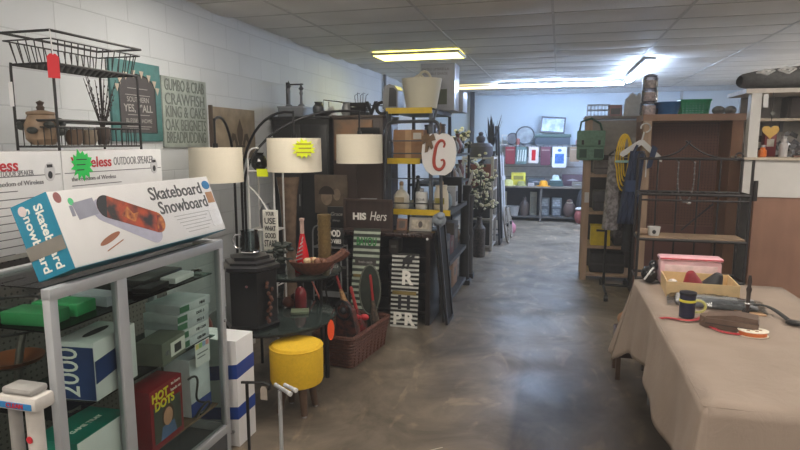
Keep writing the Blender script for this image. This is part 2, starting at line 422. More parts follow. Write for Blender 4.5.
# blue box "2000": end faces viewer, long face faces aisle
bx, by = .14, .25
t = carton('appliance_box', 'dark blue and white box printed 2000 inside the display case', 'box', (-1.785,1.86,.656), (.17,.26,.235), white, rz=math.radians(6), parts=(
    pr('blue_end', M('navy_card', (28,52,104), .45), lambda m: m.prism(rect(-.082,.004,.082,.215), .002, FC((0,-.13,0)))),
    pr('lettering', whiteink, lambda m: m.text('2000', .13, F((-.025,-.1325,.112),(0,0,1),(-1,0,0)), w=.195)),
    pr('front_print', M('navy_card', (28,52,104), .45), lambda m: m.prism([(-.128,.07),(.02,.09),(.02,.175),(-.128,.16)], .002, FA((.085,0,0)))),
    pr('picture', ink, lambda m: m.prism(rect(-.0,.065,.08,.2), .003, FA((.085,0,0)))),
    pr('small_print', redink, lambda m: m.text('SALE', .026, FA((.0855,.02,.215)))),
    pr('handle_slot', ink, lambda m: m.prism(oval(.02,.075), .002, F((0,0,.2345),(1,0,0),(0,1,0))))))
# green items on the upper shelf
for k, (yy_, zz, col, lab) in enumerate(((1.66,0,(30,110,60),'dark green flat packet lying on the left end of the top case shelf'),(1.79,0,(40,140,80),'bright green flat packet on the top case shelf left of the middle post'))):
    m = MB().box((-1.86,yy_,.986+.025),(.2,.11,.05), .1, .006); o = m.build('flat_packet', M('packet%d' % k, col, .4), None); tag(o, lab, 'packet')
m = MB().box((-1.84,1.94,1.008),(.2,.09,.044), -.1, .004); tag(m.build('flat_packet', M('packet_w', (170,175,185), .4)), 'white and blue flat packet beside the middle post on the top case shelf', 'packet')
# top shelf right: chargers
m = MB().box((-1.76,2.17,.99+.012),(.09,.16,.024), .15, .004); tag(m.build('phone_case', M('blk_plastic', (24,24,26), .3)), 'black flat phone case on top case shelf right of the middle post', 'phone case')
m = MB().box((-1.76,2.36,.99+.014),(.08,.17,.028), .1, .004); tag(m.build('charger_box', white), 'slim white charger box on the top case shelf', 'box')
m = MB().box((-1.84,2.3,.99+.022),(.1,.3,.04), .05, .006); tag(m.build('gadget_pouch', M('blk_plastic', (24,24,26), .3)), 'long black pouch lying behind the slim white charger box', 'pouch')
m = MB().tube([(-1.78,2.46,.995),(-1.74,2.5,1.01),(-1.75,2.54,.997),(-1.8,2.53,.997)],.006,6); tag(m.build('charger_cable', M('blk_plastic', (24,24,26), .3)), 'short black cable at the right end of the top case shelf', 'cable')
# stack of white cartons (middle shelf right)
zz = .656
grp = 'white cartons in the case'
cols = [(196,200,206),(206,208,210),(186,190,196),(200,204,208),(190,195,200)]
names_ = ['lowest white carton of the stack at the right end of the case','second white carton from the bottom of the case stack','third white carton from the bottom of the case stack','fourth white carton from the bottom of the case stack','topmost white carton of the stack at the right end of the case']
for k in range(5):
    t = carton('white_carton', names_[k], 'box', (-1.81+rnd.uniform(-.012,.012),2.42+rnd.uniform(-.012,.012),zz), (.2,.24,.043), M('carton%d' % k, cols[k], .5), rz=rnd.uniform(-.05,.05), group=grp, parts=(
        pr('label', ink, lambda m: m.text(['USB 500','HD CAM','PRO 4','DUO 2','MINI'][k], .02, FA((.1005,.05,.021)))),
        pr('stripe', M('stripe_green', (60,110,80), .5), lambda m: m.prism(rect(-.12,.006,-.05,.036), .001, FA((.1,0,0))))))
    zz += .044
t = carton('camera_carton', 'grey green carton with a pictured camera in front of the white stack', 'box', (-1.745,2.195,.656), (.13,.2,.105), M('olive_card', (104,108,96), .5), rz=.12, parts=(
    pr('picture', ink, lambda m: m.prism(rect(.0,.03,.06,.07), .001, FA((.065,0,0)))),
    pr('white_band', whiteink, lambda m: m.prism(rect(-.03,.02,.095,.085), .0008, FA((.065,0,0)))),
    pr('lettering', greyink, lambda m: m.text('4K', .03, FA((.0655,-.06,.05))))))
# lower deck
t = carton('doll_box', 'red window box lettered HOT DOTS with a pictured child', 'box', (-1.755,2.14,.281), (.13,.24,.285), M('doll_red', (140,22,34), .4), rz=.05, parts=(
    pr('picture', M('doll_window', (70,74,66), .3), lambda m: m.prism(rect(-.1,.03,.1,.2), .0015, FA((.065,0,0)))),
    pr('lettering', M('doll_yellow', (230,215,50), .5), lambda m: (m.text('HOT', .055, FA((.067,-.05,.245)), bold=.0015), m.text('DOTS', .055, FA((.067,-.02,.2)), bold=.0015))),
    pr('child_face', M('skin_print', (196,146,116), .5), lambda m: m.prism(oval(.034,.042), .001, FA((.0665,0,.125)))),
    pr('child_hair', M('hair_print', (80,56,40), .5), lambda m: m.prism([(.045*math.cos(a), .055*math.sin(a)) for a in [PI*k/10 for k in range(-2,13)]], .0005, FA((.0665,0,.128)))),
    pr('child_shirt', M('shirt_print', (86,110,150), .5), lambda m: m.prism([(-.06,.03),(.06,.03),(.045,.09),(-.045,.09)], .0008, FA((.0665,0,0)))),
    pr('slogan', whiteink, lambda m: (m.text('to learn', .022, FA((.0655,.07,.265))), m.text('hands on', .022, FA((.0655,.07,.235)))))))
t = carton('game_box', 'teal green and white box on the bottom deck under the 2000 box', 'box', (-1.79,1.76,.281), (.2,.28,.26), white, rz=.05, parts=(
    pr('teal_top', M('teal_green', (20,128,112), .45), lambda m: m.prism(rect(-.1,-.14,.1,.14), .0015, F((0,0,.26),(1,0,0),(0,1,0)))),
    pr('teal_end', M('teal_green', (20,128,112), .45), lambda m: m.prism(rect(-.1,.01,.1,.26), .0015, FC((0,-.14,0)))),
    pr('lettering', whiteink, lambda m: (m.text('GAME TRAY', .03, F((.02,0,.262),(0,1,0),(-1,0,0))), m.prism(oval(.016,.016), .001, FC((.06,-.1415,.13)))))))
t = carton('router_box', 'tall white box with a hanging price list at the right of the case deck', 'box', (-1.8,2.45,.281), (.15,.17,.3), M('router_white', (205,210,216), .5), parts=(
    pr('blue_foot', blue, lambda m: m.prism(rect(-.085,.0,.085,.07), .0012, FA((.075,0,0)))),))
m = MB().prism(rect(-.06,-.07,.06,.05), .0015, FA((-1.684,2.42,.62)))
for k, c in enumerate(((226,208,120),(150,200,120),(150,180,220),(224,150,150))): m.prism(rect(-.055+.028*k,.02,-.031+.028*k,.045), .001, FA((-1.6825,2.42,.62)), mi=1+k)
m.prism(rect(-.045,-.01,.045,-.004), .001, FA((-1.6825,2.42,.62)), mi=5).prism(rect(-.045,-.03,.02,-.024), .001, FA((-1.6825,2.42,.62)), mi=5)
tag(m.build('price_list', [white]+[M('tab%d' % k, c, .5) for k, c in enumerate(((226,208,120),(150,200,120),(150,180,220),(224,150,150)))]+[greyink]), 'white price sheet with coloured tabs hanging behind the case glass', 'price sheet')
m = MB()
m.tube(bez([(-1.71,2.33,.5),(-1.68,2.42,.54),(-1.67,2.36,.42),(-1.7,2.3,.4),(-1.68,2.38,.36),(-1.69,2.46,.33)],20),.006,6).tube(bez([(-1.7,2.36,.29),(-1.67,2.46,.4),(-1.68,2.5,.3),(-1.7,2.4,.29)],14),.006,6)
tag(m.build('power_cord', M('blk_plastic', (24,24,26), .3)), 'coiled black power cord in front of the tall white box', 'cord')

# skateboard box on top, leaning back on the speaker cartons
ey = Vector((0,1,0)); hv = Vector((-.097,0,.258)).normalized(); nv = Vector((hv.z,0,-hv.x))   # nv: face normal toward the aisle
o0 = Vector((-1.762,1.6,CH+.003))                                   # lower back near corner
Lb, Hb, Tb = .95, .28, .172
t = thing('skateboard_box', 'long white and blue box lettered Skateboard Snowboard on top of the display case', 'box', o0)
mt = Matrix.Identity(4)
for i in range(3): mt[i][0] = ey[i]; mt[i][1] = hv[i]; mt[i][2] = nv[i]; mt[i][3] = o0[i]
m = MB(); m.box((Lb/2,Hb/2,Tb/2),(Lb,Hb,Tb), 0, .004, 0, mt); m.build('box_body', white, t)
ff = mt @ Matrix.Translation((0,0,Tb))
def on_face(name, mat, fn, label=None): mb = MB(); fn(mb); return mb.build(name, mat, t, label=label)
m = MB()
m.prism(rect(0,0,Hb,Tb), .002, mt @ Matrix(((0,0,-1,0),(1,0,0,0),(0,1,0,0),(0,0,0,1))))
m.prism(rect(.002,.002,Lb,Tb-.002), .002, mt @ Matrix(((1,0,0,0),(0,0,-1,0),(0,1,0,0),(0,0,0,1))))
m.build('blue_sides', teal, t)
endf = mt @ Matrix(((0,0,-1,-.002),(1,0,0,0),(0,1,0,0),(0,0,0,1)))   # x along height, y along thickness
def endtxt(m):
    R_ = mt @ Matrix(((0,0,-1,-.002),(-1,0,0,0),(0,1,0,0),(0,0,0,1)))
    m.text('Skateboard', .052, R_ @ Matrix.Translation((-.135,.115,0)), w=.235, bold=.001)
    m.text('Snowboard', .052, R_ @ Matrix.Translation((-.135,.055,0)), w=.235, bold=.001)
on_face('end_lettering', whiteink, endtxt)
on_face('end_badge', M('badge', (205,190,190), .5), lambda m: m.prism(oval(.018,.018), .002, endf @ Matrix.Translation((.25,.045,0))))
on_face('tape', M('duct_tape', (120,116,110), .4), lambda m: m.prism(rect(.075,.0,.125,.172), .0015, endf @ Matrix.Translation((0,0,.0012))))
def board(m):
    pts = [(x*.155, y) for x, y in []]
    a = []
    n = 14
    for k in range(n+1):
        th = PI/2+PI*k/n; a.append((-.13+.046*math.cos(th), .046*math.sin(th)))
    for k in range(n+1):
        th = -PI/2+PI*k/n; a.append((.13+.046*math.cos(th), .046*math.sin(th)))
    return a
bm_ = ff @ Matrix.Translation((.36,.15,0)) @ Matrix.Rotation(math.radians(-22), 4, 'Z')
on_face('board_underside_print', M('board_edge', (170,170,190), .5), lambda m: m.prism(board(m), .0006, bm_ @ Matrix.Translation((-.02,-.035,0)) @ Matrix.Rotation(-.12, 4, 'Z')))
fire = M('fire_print', (36,26,26), .35, nscale=14, rgb2=(180,70,30))
on_face('board_print', fire, lambda m: m.prism(board(m), .0015, bm_))
on_face('board_nose_print', ink, lambda m: m.prism([p for p in board(m) if p[0] < -.1], .002, bm_))
on_face('board_flame_print', M('flame_print', (206,130,60), .35, nscale=30, rgb2=(120,40,24)), lambda m: m.prism([p for p in board(m) if p[0] > .09], .002, bm_).prism([(-.06,-.02),(-.03,.03),(0,.005),(.03,.02),(.01,-.03)], .002, bm_))
on_face('lettering', M('letter_grey', (78,78,82), .5), lambda m: (m.text('Skateboard', .08, ff @ Matrix.Translation((.68,.222,0)), w=.37, bold=.001), m.text('Snowboard', .08, ff @ Matrix.Translation((.70,.155,0)), w=.35, bold=.001)))
on_face('small_print', M('print_grey', (170,170,172), .6), lambda m: [m.prism(rect(.60+.012*k,.108-.016*k,.86-.02*(k % 3),.111-.016*k), .0006, ff) for k in range(6)])
on_face('shirt_sketch', M('sketch_grey', (150,152,168), .6), lambda m: (m.prism(rect(-.05,-.03,.05,.035), .001, ff @ Matrix.Translation((.14,.2,0)) @ Matrix.Rotation(.12,4,'Z')), m.prism(rect(-.07,-.02,-.055,.02), .001, ff @ Matrix.Translation((.14,.2,0))), m.prism(rect(.055,-.02,.07,.02), .001, ff @ Matrix.Translation((.14,.2,0)))))
on_face('ice_sketch', M('print_brown', (150,96,70), .6), lambda m: (m.prism(oval(.06,.012), .001, ff @ Matrix.Translation((.2,.075,0)) @ Matrix.Rotation(.3,4,'Z')), m.prism(rect(-.05,-.012,.05,-.008), .001, ff @ Matrix.Translation((.21,.055,0)) @ Matrix.Rotation(.3,4,'Z'))))
on_face('green_dot', M('green_dot', (90,200,140), .6), lambda m: m.prism(oval(.012,.014), .001, ff @ Matrix.Translation((.085,.235,0))))
on_face('badge', M('badge_b', (150,90,90), .5), lambda m: m.prism(oval(.016,.02), .001, ff @ Matrix.Translation((.035,.255,0))))
on_face('brown_picture', M('brown_print', (176,130,90), .5), lambda m: m.prism(rect(.885,.145,.94,.2), .0005, ff))
on_face('blue_badge', M('badge_blue', (40,120,180), .5), lambda m: m.prism(oval(.03,.022), .0012, ff @ Matrix.Translation((.912,.236,0))))
on_face('barcode', M('tape_clear', (225,226,230), .2), lambda m: m.prism(rect(.86,.03,.94,.11), .0008, ff))

# pegboard gondola behind
def pegmat(name, rgb, hole):
    m, nt, b, tc = node_mat(name); L = nt.links.new
    sp = add(nt, 'ShaderNodeSeparateXYZ'); L(tc.outputs['Object'], sp.inputs[0])
    s = add(nt, 'ShaderNodeMath', operation='ADD'); L(sp.outputs['X'], s.inputs[0]); L(sp.outputs['Y'], s.inputs[1])
    ds = []
    for out in (s.outputs[0], sp.outputs['Z']):
        d = add(nt, 'ShaderNodeMath', operation='DIVIDE'); d.inputs[1].default_value = .03; L(out, d.inputs[0])
        fr = add(nt, 'ShaderNodeMath', operation='FRACT'); L(d.outputs[0], fr.inputs[0])
        su = add(nt, 'ShaderNodeMath', operation='SUBTRACT'); su.inputs[1].default_value = .5; L(fr.outputs[0], su.inputs[0])
        pw = add(nt, 'ShaderNodeMath', operation='MULTIPLY'); L(su.outputs[0], pw.inputs[0]); L(su.outputs[0], pw.inputs[1]); ds.append(pw)
    ad = add(nt, 'ShaderNodeMath', operation='ADD'); L(ds[0].outputs[0], ad.inputs[0]); L(ds[1].outputs[0], ad.inputs[1])
    lt = add(nt, 'ShaderNodeMath', operation='LESS_THAN'); lt.inputs[1].default_value = .035; L(ad.outputs[0], lt.inputs[0])
    n = add(nt, 'ShaderNodeTexNoise'); n.inputs['Scale'].default_value = 3; n.inputs['Detail'].default_value = 5; L(tc.outputs['Object'], n.inputs['Vector'])
    r = add(nt, 'ShaderNodeValToRGB'); c = lin(rgb); r.color_ramp.elements[0].color = (*[v*.8 for v in c], 1); r.color_ramp.elements[1].color = (*[v*1.2 for v in c], 1); L(n.outputs['Fac'], r.inputs['Fac'])
    mx = add(nt, 'ShaderNodeMix', data_type='RGBA'); L(lt.outputs[0], mx.inputs['Factor']); L(r.outputs[0], mx.inputs['A']); mx.inputs['B'].default_value = (*lin(hole), 1)
    L(mx.outputs['Result'], b.inputs['Base Color']); b.inputs['Roughness'].default_value = .6
    return m
t = thing('pegboard_stand', 'grey pegboard stand behind the display case', 'pegboard', (-2.6,2.1,0))
MB().bb((-2.37,.9,.1),(-2.35,3.04,1.13)).build('pegboard_panel', pegmat('grey_pegboard', (104,98,94), (40,38,38)), t)
MB().bb((-2.82,.9,0),(-2.37,3.04,1.12)).build('cabinet', M('stand_body', (90,86,84), .6), t)
MB().bb((-2.83,.88,1.13),(-2.33,3.06,1.15)).build('top_board', M('stand_top', (150,148,144), .5), t)
MB().bb((-2.42,.9,0),(-2.3,3.04,.1)).build('base', M('stand_body', (90,86,84), .6), t)
t = thing('bent_tube_hook', 'bent grey metal tube curving down beside the left post of the display case', 'metal tube', (-2.2,1.95,.4))
MB().tube([(-2.34,2.07,1.0),(-2.22,2.06,1.0)]+bez([(-2.2,2.04,.99),(-2.2,1.93,.96),(-2.2,1.87,.82),(-2.2,1.85,.65)],10)+[(-2.2,1.82,.4)],.016,8).build('tube', M('tube_grey', (110,104,100), .4, .5), t)
MB().lathe([(.03,0),(.03,.01)], mat=F((-2.348,2.07,1.0),(0,1,0),(0,0,1))).build('wall_plate', M('tube_grey', (110,104,100), .4, .5), t)
t = thing('wire_plate_rack', 'black wire ring rack hanging at the left edge on the pegboard', 'rack', (-2.25,1.88,.84))
for z in (.975,.86): MB().tube(arc((-2.22,1.88,z),.1,0,360,20)[:-1],.006,6,True).build('ring', black, t)
MB().tube([(-2.32,1.88,.99),(-2.32,1.88,.84)],.006,6).tube([(-2.345,1.88,.99),(-2.32,1.88,.99)],.006,6).build('hanger_rod', black, t)
t = thing('copper_tray', 'copper orange tray below the black wire rings at the left edge', 'tray', (-2.22,1.86,.7))
MB().lathe([(.06,0),(.11,.025),(.115,.04),(.108,.04),(.055,.008)], (-2.22,1.86,.7)).build('tray', M('copper', (150,84,50), .35, .6), t)
MB().bb((-2.348,1.85,.69),(-2.2,1.87,.70)).build('bracket', black, t)
# white hanging device in plastic at lower left
t = thing('brush_set', 'white plastic handheld set in clear wrap at the lower left corner', 'device', (-1.64,1.4,.0))
MB().bb((-1.72,1.36,.8),(-1.56,1.44,.85),.012).build('head_block', M('dev_white', (196,192,188), .35), t)
MB().bb((-1.70,1.365,.85),(-1.58,1.435,.875),.01).build('cap', M('dev_grey', (150,148,146), .35), t)
MB().prism(rect(-.065,.01,.065,.03), .002, FC((-1.64,1.36,.8))).build('blue_band', M('badge_blue', (40,120,180), .5), t)
MB().text('CLEAN', .022, FC((-1.64,1.357,.82))).build('lettering', redink, t)
MB().cyl((-1.69,1.4,.8),(-1.69,1.4,.05),.02).build('handle', M('dev_grey', (150,148,146), .35), t)
MB().cyl((-1.61,1.4,.8),(-1.61,1.4,.05),.026).build('handle', M('dev_white', (196,192,188), .35), t)
MB().prism(oval(.012,.012), .002, FC((-1.61,1.374,.7))).build('button', redink, t)
MB().bb((-1.74,1.34,0),(-1.56,1.46,.05),.01).build('stand_base', M('dev_white', (196,192,188), .35), t)

# outdoor speaker cartons
def spk(y0_, y1_, label, sticker):
    t = thing('speaker_box', label, 'box', (-2.52,(y0_+y1_)/2,1.15), group='white speaker boxes behind the skateboard box')
    MB().bb((-2.7,y0_,1.15),(-2.335,y1_,1.606),.004).build('box_body', white, t)
    f = FA((-2.335,y0_,1.15)); W = y1_-y0_
    MB().text('Wireless', .075, f @ Matrix.Translation((.19 if sticker else .39,.395,0)), w=.27, bold=.0015).build('red_lettering', redink, t)
    MB().text('OUTDOOR SPEAKER', .062 if sticker else .035, f @ Matrix.Translation((.5,.395,0) if sticker else (.5,.36,0)), w=.32 if sticker else .2).build('lettering', greyink, t)
    m = MB(); m.prism(rect(.01,.345,W-.01,.349), .0008, f)
    for k in range(9): m.prism(rect(.05+(0 if sticker else .2),.28-.035*k,.05+(0 if sticker else .12)+(.34,.5,.46,.3,.5)[k % 5],.284-.035*k), .0008, f)
    m.text('the Freedom of Wireless', .03, f @ Matrix.Translation((.2 if sticker else .5,.315,0)), w=.3)
    m.build('small_print', M('print_dark', (100,98,104), .6), t)
    MB().prism(rect(.05,.235,.3,.245), .0012, f).build('red_line', redink, t)
    MB().prism(oval(.03,.045), .0012, f @ Matrix.Translation((W-.07,.36,0))).build('badge', M('badge_w', (206,206,210), .5), t)
    MB().prism(oval(.013,.018), .0015, f @ Matrix.Translation((W-.07,.345,0))).prism(rect(-.016,.035,.016,.05), .0015, f @ Matrix.Translation((W-.07,.345,0))).build('badge_icon', ink, t)
    if sticker:
        MB().prism(star(13,.052,.075,1,1.05), .002, f @ Matrix.Translation((.12,.385,.0015))).build('starburst_sticker', green, t, label='bright green starburst price sticker')
        m = MB()
        for k in range(3): m.prism(rect(-.035,.025-.026*k,.03-.01*k,.03-.026*k), .001, f @ Matrix.Translation((.12,.385,.0035)))
        m.build('sticker_writing', ink, t)
    return t
spk(1.54, 2.30, 'white outdoor speaker box at the left edge without a sticker', False)
spk(2.305, 3.04, 'white outdoor speaker box with a green starburst sticker', True)

# two-tier black wire basket stand on the speaker cartons
BX0, BX1, BY0, BY1, BZ = -2.66, -2.4, 2.36, 2.95, 1.607
t = thing('wire_basket_stand', 'black two-tier wire basket stand on top of the speaker boxes', 'basket stand', (-2.53,2.65,BZ))
for x in (BX0,BX1):
    for y in (BY0,BY1): MB().tube([(x,y,BZ),(x,y,BZ+.4)]+[((x*.97+(BX0+BX1)/2*.03),y,BZ+.435)],.007,6).build('post', black, t)
MB().prism(rect(-.012,-.06,.012,.06), .003, FC((BX0,BY0-.008,BZ+.28))).build('post_tag', white, t)
def basket(z, h, fl, nm):
    m = MB()
    a, b, c, d = BX0, BX1, BY0, BY1
    bot = [(a,c,z),(b,c,z),(b,d,z),(a,d,z)]; top = [(a-fl,c-fl,z+h),(b+fl,c-fl,z+h),(b+fl,d+fl,z+h),(a-fl,d+fl,z+h)]
    mid = [tuple((p[k]*.25+q_[k]*.75) for k in range(3)) for p, q_ in zip(bot, top)]
    m.tube(bot,.006,6,True).tube(top,.007,6,True).tube(mid,.004,6,True).build(nm+'_rim', black, t)
    m = MB(); N = 15
    for k in range(1, N):
        y = c+(d-c)*k/N; yt = c-fl+(d-c+2*fl)*k/N
        m.tube([(a-fl,yt,z+h*.75),(a,y,z),(b,y,z),(b+fl,yt,z+h*.75)],.0032,5)
    for k in range(1, 6):
        x = a+(b-a)*k/6; xt = a-fl+(b-a+2*fl)*k/6
        m.tube([(xt,c-fl,z+h*.75),(x,c,z),(x,d,z),(xt,d+fl,z+h*.75)],.0032,5)
    m.build(nm+'_mesh', black, t)
basket(BZ+.425, .15, .02, 'upper_basket'); basket(BZ+.02, .13, .0, 'lower_basket')
m = MB().prism([(-.028,-.1),(.028,-.1),(.028,.0),(.012,.015),(-.012,.015),(-.028,0)], .003, FA((BX1+.03,2.29,2.05)) @ Matrix.Translation((0,0,0)))
tg = thing('red_tag', 'red paper tag hanging from the upper wire basket', 'tag', (BX1+.03,2.31,1.95))
MB().prism([(-.026,-.1),(.026,-.1),(.026,.0),(.012,.015),(-.012,.015),(-.026,0)], .003, F((BX1+.035,2.33,2.055),(.5,.87,0),(0,0,1))).build('card', M('tag_red', (225,50,60), .6, noise=.03), tg)
MB().tube([(BX1+.037,2.33,2.065),(BX1+.022,2.338,2.185)],.003,5).build('string', white, tg)
# contents of lower basket
t = thing('stoneware_jug', 'brown lidded crock with dark leaf decoration in the lower wire basket', 'crock', (-2.56,2.42,BZ+.03))
c = (-2.56,2.42,BZ+.028)
MB().lathe([(.05,0),(.075,.03),(.08,.1),(.06,.15),(.066,.155),(.066,.165),(.02,.175)], c).build('pot', M('crock', (126,104,82), .5, noise=.3), t)
MB().lathe([(.016,.17),(.02,.19),(.012,.2),(.02,.215),(.0,.225)], c, 12).build('lid_knob', M('crock_dk', (60,46,38), .5), t)
m = MB()
for k in range(14):
    a = rnd.uniform(0,6.28); m.ball((c[0]+.085*math.cos(a), c[1]+.1*math.sin(a), c[2]+rnd.uniform(.06,.13)), (.022,.028,.018), n=8)
m.build('leaf_garland', M('dark_leaf', (40,44,42), .6), t)
t = thing('twig_bunch', 'bunch of bare dark twigs standing in the lower wire basket', 'twigs', (-2.53,2.8,BZ+.03))
MB().lathe([(.03,0),(.04,.08),(.035,.1)], (-2.53,2.8,BZ+.028), 12).build('pot', M('crock_dk', (60,46,38), .5), t)
m = MB()
for k in range(12):
    a = rnd.uniform(0,6.28); r_ = rnd.uniform(.03,.1); h_ = rnd.uniform(.2,.34)
    p = [(-2.53,2.8,BZ+.1),(-2.53+r_*.5*math.cos(a),2.8+r_*.7*math.sin(a),BZ+.1+h_*.5),(-2.53+r_*math.cos(a),2.8+1.4*r_*math.sin(a),BZ+.1+h_)]
    m.tube(p,[.004,.003,.0015],5)
    for j in range(5): u = .3+.14*j; m.ball((p[0][0]+(p[2][0]-p[0][0])*u+.004, p[0][1]+(p[2][1]-p[0][1])*u, p[0][2]+(p[2][2]-p[0][2])*u), (.004,.004,.007), n=6)
m.build('twigs', M('twig', (50,44,44), .7), t)
for k, (y, lab, col) in enumerate(((2.56,'small brown pot beside the lidded crock in the wire basket',(110,90,74)),(2.66,'small pale pot beside the twigs in the wire basket',(140,126,110)))):
    tag(MB().lathe([(.03,0),(.045,.03),(.04,.07),(.045,.08),(.035,.078)], (-2.5,y,BZ+.028), 16).build('small_pot', M('pot%d' % k, col, .5, noise=.3)), lab, 'pot')

# ================================================================== LEFT WALL SIGNS
XW = x0+.0005
def wall_board(name, label, cat, ya, yb, za, zb, mat, th=.02):
    t = thing(name, label, cat, (XW,(ya+yb)/2,za)); MB().bb((XW,ya,za),(XW+th,yb,zb),.002).build('board', mat, t); return t
t = wall_board('chalk_sign', 'teal framed black chalkboard sign with arch top and bunting on the block wall', 'sign', 3.26, 3.76, 1.655, 2.2, M('teal_frame', (70,118,118), .55, noise=.2))
f = FA((XW+.02,3.26,1.655))
arch = [(.07,.06),(.43,.06),(.43,.36)]+[(.25+.18*math.cos(a), .36+.1*math.sin(a)) for a in [PI*k/12 for k in range(1,12)]]+[(.07,.36)]
MB().prism(arch, .003, f).build('chalk_panel', M('chalk', (74,70,72), .7), t)
MB().tube([f @ Vector((p[0],p[1],.004)) for p in arch],.005,5,True).build('panel_rim', M('rim_dk', (50,66,66), .6), t)
m = MB()
for z, w_ in ((.36,.2),(.315,.25),(.18,.22),(.1,.25),(.085,.2)): m.prism(rect(.25-w_/2,z,.25+w_/2,z+.004), .001, f @ Matrix.Translation((0,0,.003)))
m.text('SOUTHERN', .05, f @ Matrix.Translation((.25,.285,.003)), w=.22); m.text('YES, Y\'ALL', .07, f @ Matrix.Translation((.25,.225,.003)), w=.29, bold=.001); m.text('BLESSED HOME', .04, f @ Matrix.Translation((.25,.14,.003)), w=.26)
m.build('chalk_lettering', M('chalk_ink', (170,168,164), .7), t)
for k in range(8):
    a = PI*(.95-.9*k/7); p = (.25+.2*math.cos(a), .35+.125*math.sin(a))
    MB().prism([(p[0]-.022,p[1]+.012),(p[0]+.022,p[1]+.012),(p[0],p[1]-.04)], .002, f @ Matrix.Translation((0,0,.004+.001*k))).build('pennant', M('bunting', (190,176,160), .7), t)
t = wall_board('food_sign', 'pale grey wooden sign crowded with dark capital words on the block wall', 'sign', 3.775, 4.34, 1.61, 2.14, M('greywash', (150,158,152), .65, noise=.3, nscale=10))
f = FA((XW+.0215,3.775,1.61)); m = MB()
for k, (s_, w_, z) in enumerate((('GUMBO & CRAB',.5,.465),('CRAWFISH',.5,.36),('KING & CAKE',.5,.265),('OAK BEIGNETS',.52,.165),('BREADPUDDING',.5,.07))): m.text(s_, .125, f @ Matrix.Translation((.28,z,0)), w=w_)
m.build('lettering', M('sign_ink', (98,106,102), .7), t)
t = wall_board('fleur_canvas', 'beige canvas with a dark fleur-de-lis between the word sign and the arc lamp', 'canvas', 4.40, 5.13, 1.5, 1.95, M('canvas_beige', (140,126,108), .75, noise=.35, nscale=7))
f = FA((XW+.0215,4.85,1.56)); m = MB()
for s_ in (1,):
    m.prism([(0,.30),(.05,.2),(.045,.12),(.02,.06),(-.02,.06),(-.045,.12),(-.05,.2)], .001, f)
    m.prism([(.04,.07),(.08,.16),(.13,.17),(.155,.12),(.14,.07),(.12,.1),(.1,.11),(.07,.05)], .001, f).prism([(-.04,.07),(-.08,.16),(-.13,.17),(-.155,.12),(-.14,.07),(-.12,.1),(-.1,.11),(-.07,.05)], .001, f)
    m.prism(rect(-.08,.04,.08,.06), .0015, f).prism([(-.03,.04),(.03,.04),(.05,-.02),(0,-.05),(-.05,-.02)], .001, f)
m.build('fleur_print', M('fleur', (78,66,58), .7), t)
MB().bb((XW,4.39,1.6),(XW+.03,4.41,1.96)).build('dark_edge', M('fleur', (78,66,58), .7), t)

# ================================================================== ARC LAMP
t = thing('arc_floor_lamp', 'black three-armed arc floor lamp with three white drum shades', 'floor lamp', (-2.58,4.35,0))
MB().lathe([(.16,0),(.17,.015),(.16,.035),(.03,.045)], (-2.58,4.35,0)).build('base', blackpaint, t)
shade_in = M('lamp_shade', (226,218,200), .8, noise=.03, nscale=60)
lampmetal = M('lamp_metal', (40,40,43), .35, .6)
arms = [((-2.46,3.82,1.61),(-2.62,4.33),1.93), ((-2.03,4.25,1.68),(-2.58,4.37),1.93), ((-1.71,4.9,1.715),(-2.54,4.35),1.96)]
shs = [(.195,.255),(.215,.262),(.205,.25)]
for (tip, pole, zt), (r_, h_) in zip(arms, shs):
    p0 = (pole[0],pole[1],.04)
    hi = Vector((tip[0],tip[1],tip[2]+.20))
    path = [p0,(pole[0],pole[1],.9)]+[tuple(v) for v in bez([(pole[0],pole[1],1.3),(pole[0]+.02,pole[1],1.62),(pole[0]*.6+tip[0]*.4,pole[1]*.6+tip[1]*.4,zt),tuple(hi)],12)]
    a = MB().tube(path,.011,8).cyl(hi+Vector((0,0,.012)),(tip[0],tip[1],tip[2]+.02),.008).build('arm', lampmetal, t)
    s = MB(); n = 36
    def ring(r, z): return [(tip[0]+r*math.cos(2*PI*k/n), tip[1]+r*math.sin(2*PI*k/n), z) for k in range(n)]
    s.grid([ring(r_, tip[2]-h_), ring(r_*.985, tip[2]), ring(r_*.985-.004, tip[2]), ring(r_-.004, tip[2]-h_), ring(r_, tip[2]-h_)], closed=True)
    sh = s.build('lamp_shade', shade_in, t)
    MB().cyl((tip[0],tip[1],tip[2]+.03),(tip[0],tip[1],tip[2]-.1),.02).box((tip[0],tip[1],tip[2]-.01),(r_*1.95,.008,.006)).box((tip[0],tip[1],tip[2]-.01),(.008,r_*1.95,.006)).build('socket', lampmetal, t)
f = F((-1.87,4.085,1.60),(.87,.48,0),(0,0,1))
st = MB().prism(star(14,.062,.092,1,.85,seed=4), .002, f).build('starburst_tag', lime, t, label='yellow starburst price tag')
m = MB()
for k in range(3): m.prism(rect(-.06+.02*(k % 2),.03-.032*k,.055,.04-.032*k), .001, f @ Matrix.Translation((0,0,.002)))
m.build('tag_writing', M('tag_ink', (150,140,40), .6), st)

